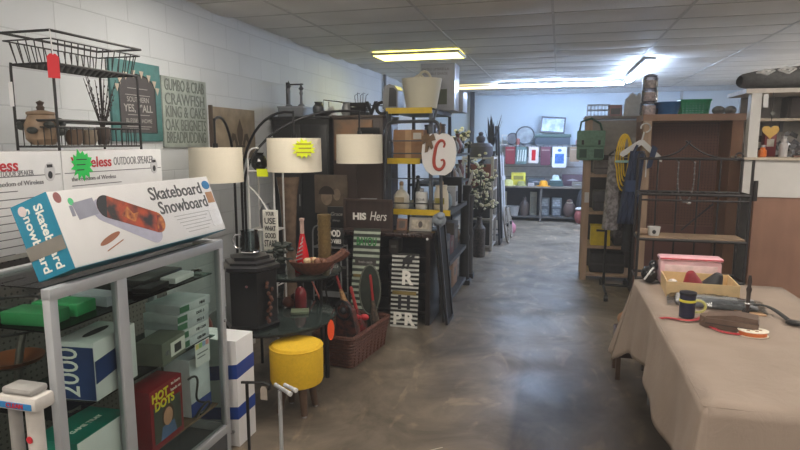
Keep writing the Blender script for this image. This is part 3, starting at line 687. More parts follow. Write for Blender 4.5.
# ================================================================== WARDROBES + picture
t = thing('black_wardrobe', 'tall black wardrobe behind the middle lamp shade', 'wardrobe', (-2.53,5.72,0))
MB().bb((-2.84,5.45,.06),(-2.22,6.0,1.88),.005).build('body', blackmatte, t)
MB().bb((-2.86,5.43,1.88),(-2.2,6.01,1.905),.004).build('cornice', blackpaint, t)
MB().bb((-2.82,5.47,0),(-2.24,5.98,.06)).build('plinth', blackmatte, t)
for xx in (-2.81,-2.52): MB().bb((xx,5.437,.12),(xx+.28,5.45,1.82),.004).build('door', blackpaint, t)
MB().cyl((-2.545,5.43,1.0),(-2.545,5.43,1.12),.006).build('handle', chrome, t)
t = thing('brown_cabinet', 'tall dark brown cabinet behind the right lamp shade', 'cabinet', (-1.92,5.72,0))
MB().bb((-2.18,5.45,.05),(-1.66,6.0,1.885),.005).build('body', M('umber_panel', (62,46,40), .45, noise=.2, nscale=4), t)
MB().bb((-2.19,5.435,1.885),(-1.65,6.01,1.91),.004).build('cornice', M('umber_edge', (84,72,62), .5), t)
MB().bb((-2.17,5.47,0),(-1.67,5.98,.05)).build('plinth', dkwood, t)
MB().bb((-2.16,5.438,.1),(-1.93,5.45,1.86),.003).build('door', M('umber_panel', (62,46,40)), t); MB().bb((-1.92,5.438,.1),(-1.68,5.45,1.86),.003).build('door', M('umber_panel', (62,46,40)), t)
t = thing('tan_board', 'tan and orange patched board fixed to the brown cabinet behind the right shade', 'board', (-2.0,5.43,1.48))
MB().bb((-2.15,5.41,1.47),(-1.76,5.4385,1.865),.003).build('board', M('tan_board', (150,112,80), .6, nscale=5, rgb2=(112,98,80)), t)
MB().bb((-1.9,5.395,1.73),(-1.68,5.41,1.79),.003).build('dark_bar', blackmatte, t)
t = thing('portrait_canvas', 'brown vintage canvas with pale face on the black wardrobe below the middle shade', 'canvas', (-2.2,5.42,.94))
MB().bb((-2.37,5.405,.94),(-2.02,5.435,1.325),.004).build('canvas', M('sepia', (98,84,70), .65, noise=.4, nscale=9), t)
f = FC((-2.2,5.405,1.1))
MB().prism(oval(.06,.08), .0012, f @ Matrix.Translation((-.04,.0,0))).prism(oval(.04,.06), .0012, f @ Matrix.Translation((.07,.03,0))).build('face_print', M('sepia_face', (136,118,100), .65, noise=.3), t)
MB().prism([(.085*math.cos(a), .085*math.sin(a)) for a in [PI*k/10 for k in range(0,11)]], .0016, f @ Matrix.Translation((-.04,.03,0))).build('hair_print', M('sepia_dk', (56,46,40), .7), t)

# things on top of the wardrobes
ZT = 1.906
t = thing('grey_box', 'low grey box on the left end of the black wardrobe top', 'box', (-2.68,5.62,ZT)); MB().bb((-2.8,5.5,ZT),(-2.52,5.75,ZT+.09),.004).build('body', M('silver_card', (120,124,130), .4), t); MB().bb((-2.805,5.495,ZT+.09),(-2.515,5.755,ZT+.105),.003).build('lid', M('silver_card2', (140,144,150), .4), t)
for k, (x, z1, lab) in enumerate(((-2.72,.25,'left of the two ornate silver finials on the grey box'),(-2.58,.22,'right of the two ornate silver finials on the grey box'))):
    t = thing('ornate_finial', lab, 'finial', (x,5.6,ZT+.105), group='silver finials')
    MB().lathe([(.035,0),(.035,.015),(.014,.03),(.012,z1*.5),(.02,z1*.6),(.012,z1*.75)], (x,5.6,ZT+.105), 14).build('stem', M('pewter', (110,112,116), .35, .7), t)
    MB().ball((x,5.6,ZT+.105+z1*.82), .022).prism([(-.03,-.01),(.03,-.01),(.012,.012),(.0,.05),(-.012,.012)], .01, FC((x,5.605,ZT+.105+z1*.85))).build('crown', M('pewter_dk', (60,60,64), .4, .7), t)
t = thing('black_bracket', 'upright black iron bar behind the silver finials', 'bar', (-2.80,5.7,ZT+.105)); MB().bb((-2.79,5.68,ZT+.105),(-2.76,5.72,ZT+.36)).build('bar', black, t); MB().bb((-2.79,5.68,ZT+.33),(-2.6,5.70,ZT+.345)).build('arm', black, t)
t = thing('wire_trellis', 'long black wire frame stretched along the wall above the cabinets', 'wire frame', (-2.3,5.9,ZT)); MB().tube([(-2.46,5.9,ZT),(-2.46,5.9,ZT+.19),(-2.0,5.93,ZT+.13),(-1.8,5.95,ZT+.12),(-1.8,5.95,ZT)],.006,6).build('outer_wire', black, t); MB().tube([(-2.40,5.9,ZT),(-2.40,5.9,ZT+.17)],.004,6).build('upright', black, t)
def vase(name, label, cat, c, prof, mat, n=20): return tag(MB().lathe(prof, c, n).build(name, mat), label, cat)
vase('silver_vase','dented silver vase left of the white jars on the wardrobe','vase',(-2.40,5.62,ZT),[(.035,0),(.06,.05),(.06,.1),(.035,.13),(.045,.15),(.04,.148)],M('pewter', (110,112,116)))
vase('white_jar','small white bell jar on the wardrobe top','jar',(-2.26,5.62,ZT),[(.05,0),(.055,.02),(.04,.06),(.03,.09),(.012,.1)],whitepaint)
vase('dark_tray','black low bowl on the wardrobe under the wire frame','bowl',(-2.3,5.54,ZT),[(.03,0),(.07,.03),(.075,.04),(.068,.04),(.02,.012)],blackpaint)
vase('white_pitcher','whitish metal pitcher near the black crate on the cabinet','pitcher',(-2.09,5.62,ZT+.002),[(.045,0),(.06,.04),(.05,.09),(.04,.12),(.05,.14),(.045,.14)],M('galv', (170,172,174), .4, .4))
t = thing('black_crate', 'black slatted crate with wire bits on top of the brown cabinet', 'crate', (-1.94,5.6,ZT+.004)); m = MB()
for z in (.0,.045,.09): m.bb((-2.02,5.52,ZT+.005+z),(-1.86,5.535,ZT+.04+z)).bb((-2.02,5.68,ZT+.005+z),(-1.86,5.695,ZT+.04+z)).bb((-2.02,5.535,ZT+.005+z),(-2.005,5.68,ZT+.04+z)).bb((-1.875,5.535,ZT+.005+z),(-1.86,5.68,ZT+.04+z))
m.bb((-2.02,5.52,ZT+.005),(-1.86,5.695,ZT+.012)); m.build('slats', blackmatte, t)
m = MB()
for k in range(5): m.tube([(-1.94+.02*k-.04,5.6,ZT+.02),(-1.95+.03*k-.05,5.6,ZT+.2+.03*(k % 2)),(-1.93+.03*k-.05,5.61,ZT+.22)],.003,5)
m.build('wires', black, t)
for ch, x, lab in (('V',-1.81,'black standing letter V on the brown cabinet'),('O',-1.70,'black standing letter O on the brown cabinet')):
    o = MB().text(ch, .18, FC((x,5.56,ZT+.07)), h=.012, bold=.006).build('standing_letter', blackmatte); tag(o, lab, 'letter', None)
    bbz = min((o.matrix_world @ v.co).z for v in o.data.vertices) if False else min(v.co.z for v in o.data.vertices)+o.location.z
    o.location.z += ZT+.005-bbz
vase('dark_mound','dark domed cushion beside the standing letters','cushion',(-1.6,5.62,ZT+.004),[(.05,0),(.07,.03),(.05,.08),(.0,.1)],M('moss_dk', (70,70,66), .8))

# ================================================================== étagère, vase, urn
t = thing('white_metal_stand', 'narrow white metal plant stand with a yellow sticker beside the left lamp shade', 'stand', (-2.27,4.22,0))
for x in (-2.38,-2.16):
    for y in (4.14,4.3): MB().cyl((x,y,0),(x,y,1.43 if x > -2.3 else 1.5),.008,n=8).build('leg', whitepaint, t)
for z in (.5,.95,1.42):
    m = MB()
    for y in (4.14,4.3): m.cyl((-2.38,y,z),(-2.16,y,z),.007,n=8)
    for x in (-2.38,-2.16): m.cyl((x,4.14,z),(x,4.3,z),.007,n=8)
    for k in range(1,6): m.cyl((-2.38+.22*k/6,4.14,z),(-2.38+.22*k/6,4.3,z),.004,n=6)
    m.build('shelf', whitepaint, t)
MB().tube(bez([(-2.38,4.14,1.5),(-2.38,4.13,1.62),(-2.28,4.14,1.6)],6),.007,6).tube(bez([(-2.38,4.14,1.3),(-2.28,4.13,1.25),(-2.16,4.14,1.0)],6),.006,6).build('scroll', whitepaint, t)
MB().prism(rect(-.05,-.025,.05,.035), .002, FC((-2.25,4.13,1.405))).build('sticker', lime, t, label='yellow green price sticker')
vase('black_pot','glossy black round pot on top of the white metal stand','pot',(-2.325,4.22,1.427),[(.035,0),(.06,.03),(.066,.07),(.045,.11),(.03,.12),(.04,.14),(.036,.14)],M('black_gloss', (16,16,18), .12))
vase('steel_jar','dark silver jar on the lower rung of the white metal stand','jar',(-2.28,4.22,.96),[(.04,0),(.05,.05),(.05,.14),(.03,.18),(.032,.2)],M('pewter', (110,112,116)))
vase('floor_vase','tall brown smoked floor vase with flared mouth behind the round table','vase',(-2.2,4.47,0),[(.1,0),(.1,.03),(.05,.5),(.055,.8),(.075,1.2),(.1,1.36),(.094,1.36)],M('smoky_brown', (112,94,80), .15, noise=.35))

# ================================================================== round two-tier table and things on it
t = thing('round_glass_table', 'black two-tier round table with dark glass tops', 'table', (-1.85,3.5,0))
G = M('dark_glass', (44,52,50), .08, spec=.7)
MB().lathe([(.40,0),(.425,.004),(.425,.012),(.40,.015)], (-1.83,3.43,.485), 40).build('lower_top', G, t)
MB().lathe([(.31,0),(.33,.004),(.33,.012),(.31,.015)], (-1.84,3.86,.705), 36).build('upper_top', G, t)
MB().tube(arc((-1.83,3.43,.478),.40,0,360,32)[:-1],.010,6,True).build('lower_ring', black, t)
MB().tube(arc((-1.84,3.86,.698),.31,0,360,28)[:-1],.008,6,True).build('upper_ring', black, t)
for a in (35,155,275): MB().cyl((-1.83+.37*math.cos(math.radians(a)),3.43+.37*math.sin(math.radians(a)),0),(-1.83+.37*math.cos(math.radians(a)),3.43+.37*math.sin(math.radians(a)),.48),.016).build('leg', black, t)
for a in (80,200,330): MB().cyl((-1.84+.28*math.cos(math.radians(a)),3.86+.28*math.sin(math.radians(a)),0),(-1.84+.28*math.cos(math.radians(a)),3.86+.28*math.sin(math.radians(a)),.70),.011).build('leg', black, t)
MB().prism(oval(.026,.07), .003, F((-1.405,3.42,.43),(.6,.8,0),(0,0,1))).build('orange_tag', M('tag_orange', (240,84,34), .6, noise=.03), t, label='oval orange paper tag on the table edge')
t = thing('hexagonal_chest', 'black hexagonal lidded box on the round glass table', 'box', (-1.85,3.2,.501), math.radians(12))
hexp = lambda r, z: [(r*math.cos(PI/3*k), r*math.sin(PI/3*k), z) for k in range(6)]
MB().lathe([(.17,0),(.18,.02),(.165,.03),(.165,.36)], n=6).build('body', blackpaint, t, local=True)
MB().lathe([(.165,.36),(.19,.375),(.19,.395),(.16,.405),(.16,.42),(.125,.43),(.125,.45),(.05,.46)], n=6).build('lid', M('lid_dk', (40,40,43), .3), t, local=True)
MB().ball((.02,-.15,.28),.008).build('knob', M('rose_knob', (130,80,84), .3), t, local=True)
m = MB()
for k in range(12): m.ball((.135+rnd.uniform(-.01,.02),-.085+rnd.uniform(-.02,.02),.05+.022*k),(.012,.016,.014), n=6)
m.build('dried_flowers', M('dried', (94,58,46), .7, noise=.4), t, local=True)
t = thing('wire_pitcher', 'clear glass pitcher with silver handle on the hexagonal box', 'pitcher', (-1.85,3.2,.965))
MB().lathe([(.05,0),(.062,.03),(.058,.09),(.05,.13),(.054,.14),(.049,.138),(.05,.03),(.04,.008)], (-1.85,3.2,.965)).build('body', glassy('jar_glass', (215,222,224), .35), t)
MB().tube(arc((-1.92,3.2,1.03),.045,60,300,10,'xz'),.006,6).tube(arc((-1.85,3.2,.972),.055,0,360,20)[:-1],.006,6,True).build('handle', chrome, t)
t = thing('use_sign', 'narrow white vertical word sign standing on the upper glass tier', 'sign', (-2.06,3.88,.721))
MB().bb((-2.12,3.87,.721),(-2.0,3.89,1.15),.003).build('board', M('sign_white', (206,204,196), .6), t)
m = MB(); f = FC((-2.06,3.869,.721))
for s_, z, h_, w_ in (('USE',.345,.062,.09),('WHAT',.29,.05,.09),('GOOD',.235,.055,.09),('START',.175,.07,.1),('AND',.115,.045,.06),('LOVE',.065,.05,.09),('IT ALL',.02,.045,.08),('YOUR',.4,.04,.07)): m.text(s_, h_, f @ Matrix.Translation((0,z,0)), w=w_, bold=.001)
m.build('lettering', ink, t)
vase('red_bottle','glossy red cone bottle with a pale neck on the upper glass tier','bottle',(-1.76,3.78,.721),[(.055,0),(.058,.02),(.048,.1),(.026,.22),(.015,.28)],red).name
t = [o for o in bpy.data.objects if o.name == 'red_bottle'][0]
MB().lathe([(.0155,.28),(.014,.37),(.018,.375),(.018,.39),(.01,.392)], (-1.76,3.78,.721), 16).build('neck', M('neck_pale', (190,160,150), .4), t, label='pale bottle neck')
m = MB()
for k in range(7): m.cyl((-1.76-.05+.012*k,3.725,.78+.03*k),(-1.74,3.725+.004*k,.8+.03*k),.004,n=6)
m.build('silver_trim', chrome, t)
t = thing('gold_ribbed_vase', 'tall gold ribbed vase right of the red bottle', 'vase', (-1.66,3.95,.721)); m = MB().lathe([(.045,0),(.05,.01)]+[(.046+.005*(k % 2),.03+.02*k) for k in range(18)]+[(.05,.4),(.045,.4)], (-1.66,3.95,.721), 16); m.build('body', M('old_gold', (122,102,66), .4, .5, noise=.3, nscale=80), t)
t = thing('dark_foliage', 'dark artificial greenery left of the red bottle', 'plant', (-1.92,3.72,.721)); m = MB()
for k in range(40):
    a = rnd.uniform(0,6.28); r_ = rnd.uniform(0,.1); z = rnd.uniform(.04,.2)
    m.ball((-1.92+r_*math.cos(a),3.72+r_*math.sin(a),.721+z),(.03,.02,.014), n=6, mat=None)
m.build('leaves', M('leaf_dark', (26,36,32), .5, noise=.4), t); MB().lathe([(.04,0),(.05,.05),(.045,.06)], (-1.92,3.72,.721), 14).build('pot', blackmatte, t)
t = thing('potpourri_bowl', 'woven brown boat basket of pale and brown balls on the upper glass tier', 'basket', (-1.66,3.72,.721), math.radians(20))
MB().lathe([(.05,0),(.09,.03),(.12,.075),(.13,.1),(.122,.1),(.08,.03),(.04,.012)], n=28, sx=1.25, sy=.8).build('bowl', M('wicker_red', (92,54,40), .6, noise=.5, nscale=60), t, local=True)
MB().tube([(.1,0,.08)]+[tuple(v) for v in bez([(.14,0,.1),(.22,0,.13),(.24,0,.17)],6)],[.03,.03,.032,.034,.036,.036,.036,.034],8).build('spout', M('wicker_red', (92,54,40)), t, local=True)
for k in range(9):
    a = rnd.uniform(0,6.28); r_ = rnd.uniform(.01,.075); o = (-1.66+r_*math.cos(a)*1.2, 3.72+r_*math.sin(a)*.7, .721+.075)
    tag(MB().ball((o[0],o[1],o[2]+.022), .024, n=10).build('decor_ball', M('ball%d' % (k % 3), ((196,170,132),(140,84,56),(110,70,50))[k % 3], .6, noise=.3)), ('pale cream','orange brown','dark brown')[k % 3]+' decorative ball in the woven boat basket', 'decorative ball', 'balls in the woven basket')
t = thing('red_lantern', 'small red glass lantern on the lower tier under the woven basket', 'lantern', (-1.69,3.58,.501)); MB().lathe([(.035,0),(.045,.02),(.042,.12),(.03,.15),(.012,.165)], (-1.69,3.58,.501), 16).build('body', M('dark_red_glass', (96,18,26), .2), t); MB().tube(arc((-1.69,3.58,.66),.02,0,180,8,'xz'),.003,5).build('loop', black, t)
t = thing('brown_bird', 'small reddish brown figurine by the red lantern', 'figurine', (-1.79,3.6,.501)); MB().ball((-1.79,3.6,.54),(.05,.035,.04)).ball((-1.75,3.6,.585),.022).build('body', M('rust_fig', (96,52,40), .5, noise=.3), t); MB().cyl((-1.728,3.6,.585),(-1.71,3.6,.583),.006,.001).build('beak', M('old_gold', (122,102,66)), t)
t = thing('books_stack', 'low stack of pale booklets in the middle of the lower glass tier', 'booklets', (-1.72,3.42,.501)); MB().box((-1.66,3.5,.512),(.12,.09,.02),.4,.002).build('booklet', M('greenish', (90,100,80), .5), t)
tag(MB().ball((-2.07,2.86,.06),.07).build('red_ornament', M('rust_ball', (120,56,50), .4)), 'dull red ball on the floor behind the white carton', 'ball') if False else None

# white carton with blue bands, standing
t = carton('banded_carton', 'tall white carton with two blue bands beside the display case end', 'carton', (-1.775,2.72,0), (.30,.18,.6), white, parts=(
    pr('blue_band', blue, lambda m: (m.prism([(-.15,.34),(.15,.39),(.15,.47),(-.15,.42)], .0015, FC((0,-.09,0))), m.prism([(-.09,.39),(.09,.40),(.09,.48),(-.09,.47)], .0015, FA((.15,0,0))))),
    pr('blue_band', blue, lambda m: (m.prism([(-.15,.12),(.15,.16),(.15,.23),(-.15,.19)], .0015, FC((0,-.09,0))), m.prism([(-.09,.16),(.09,.165),(.09,.235),(-.09,.23)], .0015, FA((.15,0,0))))),
    pr('print', greyink, lambda m: m.text('THIS SIDE UP', .03, FC((.05,-.09,.08)), w=.15))))
t = thing('red_jar', 'dull red round jar behind the white carton with blue bands', 'jar', (-2.06,2.97,0)); MB().lathe([(.05,0),(.06,.3),(.065,.5),(.06,.56),(.04,.6),(.02,.61)], (-2.06,2.97,0)).build('body', M('rust_ball', (120,56,50), .4), t); MB().ball((-2.06,2.97,.62),.02).build('knob', M('rust_ball', (120,56,50)), t)

# chrome T stand and black stand in front
t = thing('chrome_stand', 'chrome T-shaped floor stand in front of the yellow stool', 'display stand', (-1.28,2.45,0))
MB().cyl((-1.28,2.45,.012),(-1.28,2.45,.445),.010).build('post', M('satin_steel', (176,178,182), .35, .3), t)
MB().lathe([(.09,0),(.09,.008),(.015,.014)], (-1.28,2.45,0)).build('base', M('satin_steel', (176,178,182)), t)
MB().cyl((-1.315,2.47,.462),(-1.215,2.42,.45),.010).build('bar', M('satin_steel', (176,178,182)), t); MB().cyl((-1.27,2.48,.462),(-1.205,2.46,.452),.010).build('bar', M('satin_steel', (176,178,182)), t)
for p in ((-1.215,2.42,.45),(-1.205,2.46,.452)): MB().cyl(p,(p[0]+.012,p[1]-.005,p[2]-.002),.0115).build('tip', whitepaint, t)
t = thing('black_stand', 'thin black metal stand with a crossbar and small tag next to the chrome stand', 'display stand', (-1.46,2.45,0))
MB().cyl((-1.46,2.45,.012),(-1.46,2.45,.46),.008).build('post', black, t)
MB().lathe([(.07,0),(.07,.008),(.012,.014)], (-1.46,2.45,0)).build('base', black, t)
MB().tube([(-1.49,2.45,.462),(-1.36,2.45,.475),(-1.335,2.45,.465),(-1.34,2.45,.44)],.007,6).build('crossbar', black, t)
MB().prism([(-.018,-.055),(.018,-.055),(.018,0),(.01,.015),(-.01,.015),(-.018,0)], .002, FC((-1.362,2.44,.445))).build('tag', M('tag_buff', (170,160,150), .6), t)

# yellow stool
t = thing('yellow_stool', 'round yellow upholstered footstool on short wooden legs', 'stool', (-1.51,3.12,0))
yf = M('yellow_fabric', (218,176,28), .75, noise=.08, nscale=60, bump=.1)
MB().lathe([(.14,0),(.155,.008),(.162,.03),(.163,.205),(.158,.232),(.145,.247),(.08,.256),(.0,.254)], (-1.51,3.12,.188), 40).build('cushion', yf, t)
MB().tube(arc((-1.51,3.12,.42),.16,0,360,36)[:-1],.005,6,True).build('piping', yf, t)
for a in (45,135,225,315):
    ca, sa = math.cos(math.radians(a)), math.sin(math.radians(a))
    lg = MB().cyl((-1.51+.09*ca,3.12+.09*sa,.188),(-1.51+.115*ca,3.12+.115*sa,.012),.028,.02).build('leg', M('stool_leg', (78,58,44), .5), t)
    MB().cyl((-1.51+.115*ca,3.12+.115*sa,.012),(-1.51+.117*ca,3.12+.117*sa,0),.015).build('foot', chrome, lg)

# ================================================================== wicker basket with sticks
t = thing('wicker_basket', 'brown rectangular wicker basket on the floor full of ornate sticks', 'basket', (-1.51,4.13,0), math.radians(-8))
m = MB()
def rring(w_, l_, z, n=8):
    return [(sx*(w_-.03)+.03*math.cos(a), sy*(l_-.03)+.03*math.sin(a), z) for sx, sy, a0 in ((1,1,0),(-1,1,90),(-1,-1,180),(1,-1,270)) for a in [math.radians(a0+90*k/3) for k in range(4)]]
for k in range(9):
    z = .012+.025*k; m.tube(rring(.135+.03*k/8, .28+.04*k/8, z), .0145, 6, True)
m.build('weave', M('wicker', (88,52,40), .5, noise=.5, nscale=60, bump=.8), t, local=True)
MB().tube(rring(.168,.325,.235), .018, 8, True).build('rim', M('wicker', (116,68,48)), t, local=True)
MB().bb((-.13,-.27,.002),(.13,.27,.012)).build('bottom', M('wicker', (116,68,48)), t, local=True)
m = MB()
for sx in (-1,1):
    for k in range(9): m.cyl((sx*.145,-.26+.065*k,.01),(sx*.168,-.27+.0675*k,.23),.008,n=6)
m.build('stakes', M('wicker_dk', (80,46,34), .6), t, local=True)
def paddle(name, label, cat, p0, p1, r0, rmid, mats, tipmat):
    """ornate stick from p0 (in basket) to p1"""
    p0 = Vector(p0); p1 = Vector(p1); t = thing(name, label, cat, p0)
    ax = (p1-p0); m = MB(); q_ = [p0+ax*u for u in (0,.15,.35,.5,.62)]
    m.tube(q_, [r0,rmid,rmid*1.05,rmid*.6,r0*.55], 10); m.build('body', mats, t)
    MB().tube([p0+ax*.62,p0+ax*.8,p0+ax*.97,p1], [r0*.5,r0*.42,r0*.5,r0*.35], 8).build('handle', tipmat, t)
    return t
redh = M('red_handle', (150,40,40), .45)
carve = M('carved', (110,74,44), .45, nscale=40, rgb2=(180,140,90))
carve2 = M('carved_red', (120,26,30), .4, nscale=30, rgb2=(60,44,40))
carve3 = M('carved_dark', (36,32,34), .4, nscale=30, rgb2=(96,84,70))
paddle('ornate_oar', 'carved golden stick with red tip leaning in the wicker basket', 'stick', (-1.45,4.10,.05), (-1.68,4.08,.82), .024, .042, carve, redh)
paddle('ornate_oar', 'thin pale stick with red grip at the left of the wicker basket', 'stick', (-1.57,4.06,.05), (-1.82,4.0,.66), .016, .03, carve3, M('pink_handle', (200,110,100), .4))
paddle('ornate_oar', 'short red headed stick in the middle of the wicker basket', 'stick', (-1.44,4.22,.05), (-1.55,4.20,.52), .03, .04, carve2, redh)
paddle('ornate_oar', 'red topped stick at the right side of the wicker basket', 'stick', (-1.38,4.34,.05), (-1.42,4.30,.60), .024, .035, carve3, redh)
t = thing('oval_racket', 'dark green oval plate with pale rim standing at the back of the wicker basket', 'plate', (-1.45,4.38,.04), math.radians(15))
f = FC((0,0,.42)) @ Matrix.Rotation(-.12, 4, 'X')
MB().prism(oval(.085,.2,28), .015, f).build('plate', M('plate_green', (36,44,38), .25, noise=.3), t, local=True)
MB().tube([f @ Vector((x,y,.012)) for x, y in oval(.085,.2,28)], .007, 6, True).build('rim', M('plate_rim', (84,88,78), .4), t, local=True)
MB().prism(rect(-.02,-.37,.02,-.2), .015, f).build('foot', M('plate_green', (52,62,54)), t, local=True)
t = thing('floral_case', 'flowery red and dark case leaning at the front left of the wicker basket', 'case', (-1.57,3.98,.05))
fx = F((-1.46,3.96,.06),(.95,-.3,.05),(-.14,.0,1)); MB().prism([(-.08,0),(.08,0),(.1,.2),(.07,.36),(.0,.42),(-.07,.36),(-.1,.2)], .05, fx).build('body', M('floral', (44,38,40), .4, nscale=26, rgb2=(112,64,56)), t)
MB().tube([fx @ Vector((.07*math.cos(a), .36+.07*math.sin(a), .055)) for a in [2*PI*k/16 for k in range(16)]], .01, 6, True).ball(fx @ Vector((0,.36,.055)), .03).build('rosette', M('pewter_dk', (60,60,64)), t)
t = thing('wire_fan', 'black wire fan shaped ornament behind the floral case', 'ornament', (-1.74,4.12,.02)); m = MB()
for r_ in (.05,.085): m.tube(arc((-1.74,4.14,.6),r_,0,360,18,'xz')[:-1],.004,5,True)
m.tube([(-1.74,4.14,.52),(-1.66,4.12,.05)],.007,6); m.build('wire', black, t)
t = thing('amber_bottle', 'square amber bottle in the front of the wicker basket', 'bottle', (-1.43,3.93,.03)); MB().box((-1.43,3.95,.17),(.07,.06,.26),-.1,.008).build('body', M('amber', (110,70,40), .25, noise=.3), t); MB().cyl((-1.43,3.95,.3),(-1.43,3.95,.36),.016).build('cap', blackpaint, t)
t = thing('red_bow', 'red ribbon bow on the sticks in the wicker basket', 'bow', (-1.42,4.05,.3)); MB().ball((-1.45,4.03,.33),(.035,.02,.025)).ball((-1.385,4.05,.33),(.035,.02,.025)).ball((-1.417,4.035,.33),.014).build('bow', M('bow_red', (170,34,44), .5), t)

# ================================================================== dresser, boards, signs
t = thing('black_console', 'dark glossy open-shelf console table below the word boxes', 'console table', (-1.59,5.17,0))
DX0, DX1, DY0, DY1, DZ = -2.12, -1.08, 4.97, 5.4, .84
MB().bb((DX0-.02,DY0-.02,DZ-.035),(DX1+.02,DY1+.01,DZ),.006).build('top', M('console_top', (40,26,24), .22, noise=.3, nscale=4, stretch=(6,1,1)), t)
for x in (DX0,DX1-.04): MB().bb((x,DY0,0),(x+.04,DY1,DZ-.036)).build('side_panel', M('console', (26,20,20), .35), t)
MB().bb((DX0+.04,DY1-.015,.05),(DX1-.04,DY1,DZ-.036)).build('back_panel', blackmatte, t)
for z in (.1,.36,.6): MB().bb((DX0+.04,DY0+.01,z),(DX1-.04,DY1-.015,z+.025)).build('shelf', M('console', (26,20,20)), t)
MB().cyl((DX1-.02,DY0-.028,.80),(DX1-.02,DY0-.03,.80),.012).build('white_sticker', white, t)
for k, (x, z, w_, h_, col, lab) in enumerate(((-1.98,.626,.12,.1,(52,50,54),'dark box on the upper console shelf at the left'),(-1.46,.626,.09,.12,(70,64,60),'dark brown box on the upper console shelf in the middle'),(-1.98,.386,.16,.14,(44,42,46),'dark box on the middle console shelf at the left'),(-1.46,.386,.1,.13,(60,60,66),'grey box on the middle console shelf'),(-1.45,.126,.12,.18,(66,54,48),'brown box on the bottom console shelf'))):
    t2 = carton('small_box', lab, 'box', (x,5.2,z), (w_,.16,h_), M('cbox%d' % k, col, .5), parts=(pr('label_strip', M('strip_grey', (110,108,104), .6), lambda m, w_=w_, h_=h_: m.prism(rect(-w_*.3,h_*.4,w_*.3,h_*.6), .001, FC((0,-.08,0)))),))
def plank_sign(name, label, cat, xa, xb, za, zb, yf, yb, cols, text):
    t = thing(name, label, cat, ((xa+xb)/2, yf, za)); fr = F((xa,yf,za),(1,0,0),(0,yb-yf,zb-za)); L_ = math.hypot(yb-yf,zb-za); W = xb-xa
    m = MB(); n = 34
    for k in range(n): m.prism(rect(0,L_*k/n,W,L_*(k+.92)/n), .012+.004*(k % 2), fr, mi=k % len(cols))
    m.build('ribbed_board', cols, t); m = MB(); text(m, fr @ Matrix.Translation((W/2,0,.0165)), L_, W); return t, m, fr @ Matrix.Translation((W/2,0,.0165)), L_, W
sg = M('rib_pale', (176,186,170), .6, noise=.15); sd = M('rib_dark', (50,58,52), .6)
t, m, fr, L_, W = plank_sign('ribbed_sign', 'tall ribbed green and white board leaning on the console behind the basket', 'sign', -1.78, -1.53, .0, .875, 4.80, 4.945, [sg, sd], lambda m, f, L_, W: m.text('BAYOU', .1, f @ Matrix.Translation((0,L_*.86,0)), w=W*.75, bold=.003))
m.build('green_lettering', M('sign_green', (40,120,60), .6), t)
MB().prism(rect(-.1,L_*.62,.1,L_*.69), .003, fr).build('plate', M('plate_dark', (58,56,54), .5), t)
MB().text('fresh catch', .03, fr @ Matrix.Translation((0,L_*.655,.003))).build('plate_lettering', M('chalk_ink', (170,168,164)), t)
MB().prism(rect(-.11,L_*.5,.1,L_*.53), .003, fr).build('ochre_strip', M('ochre', (120,104,56), .6), t)
t, m, fr, L_, W = plank_sign('ribbed_sign', 'shorter ribbed black and white board with big white letters leaning on the console', 'sign', -1.42, -1.17, .0, .665, 4.87, 4.945, [M('rib_white', (196,198,192), .6, noise=.15), M('rib_black', (34,34,34), .6)], lambda m, f, L_, W: None)
m.text('R', .17, fr @ Matrix.Translation((.02,L_*.66,.001)), bold=.006).text('P', .15, fr @ Matrix.Translation((-.06,L_*.11,.001)), bold=.006).text('R', .15, fr @ Matrix.Translation((.05,L_*.11,.001)), bold=.006); m.build('white_lettering', whiteink, t)
MB().text('ff', .17, fr @ Matrix.Translation((.0,L_*.87,.001)), bold=.003, shear=.3).text('H', .17, fr @ Matrix.Translation((.0,L_*.33,.001)), bold=.006).build('black_lettering', ink, t)
MB().prism(rect(-.11,L_*.44,.11,L_*.49), .003, fr).build('ochre_strip', M('ochre', (120,104,56)), t)

t = thing('his_hers_box', 'dark brown wooden sign box lettered HIS Hers on the console', 'sign', (-1.68,5.08,DZ))
m = MB(); m.bb((-1.92,5.03,DZ),(-1.445,5.06,DZ+.02)).bb((-1.92,5.03,DZ+.27),(-1.445,5.06,DZ+.29)).bb((-1.92,5.03,DZ+.02),(-1.90,5.06,DZ+.27)).bb((-1.465,5.03,DZ+.02),(-1.445,5.06,DZ+.27)); m.build('frame', M('frame_brown', (64,48,42), .5), t)
MB().bb((-1.9,5.05,DZ+.02),(-1.465,5.065,DZ+.27)).build('panel', M('panel_brown', (52,38,34), .5, noise=.25, nscale=5, stretch=(8,1,1)), t)
m = MB().text('HIS', .085, FC((-1.77,5.049,DZ+.125)), bold=.004, w=.13).text('Hers', .12, FC((-1.59,5.049,DZ+.13)), shear=.25, w=.16); m.build('lettering', whiteink, t)
MB().bb((-1.75,5.035,DZ+.291),(-1.6,5.055,DZ+.3)).build('hanger_plate', chrome, t)
t = thing('black_plaque', 'small black square plaque behind the left end of the HIS Hers box', 'plaque', (-2.03,5.16,DZ)); MB().bb((-2.12,5.13,DZ),(-1.95,5.16,DZ+.2),.003).build('board', blackpaint, t); MB().text('Grace', .05, FC((-2.03,5.129,DZ+.13)), shear=.2).text('always', .03, FC((-2.03,5.129,DZ+.07))).build('lettering', M('chalk_ink', (170,168,164)), t)
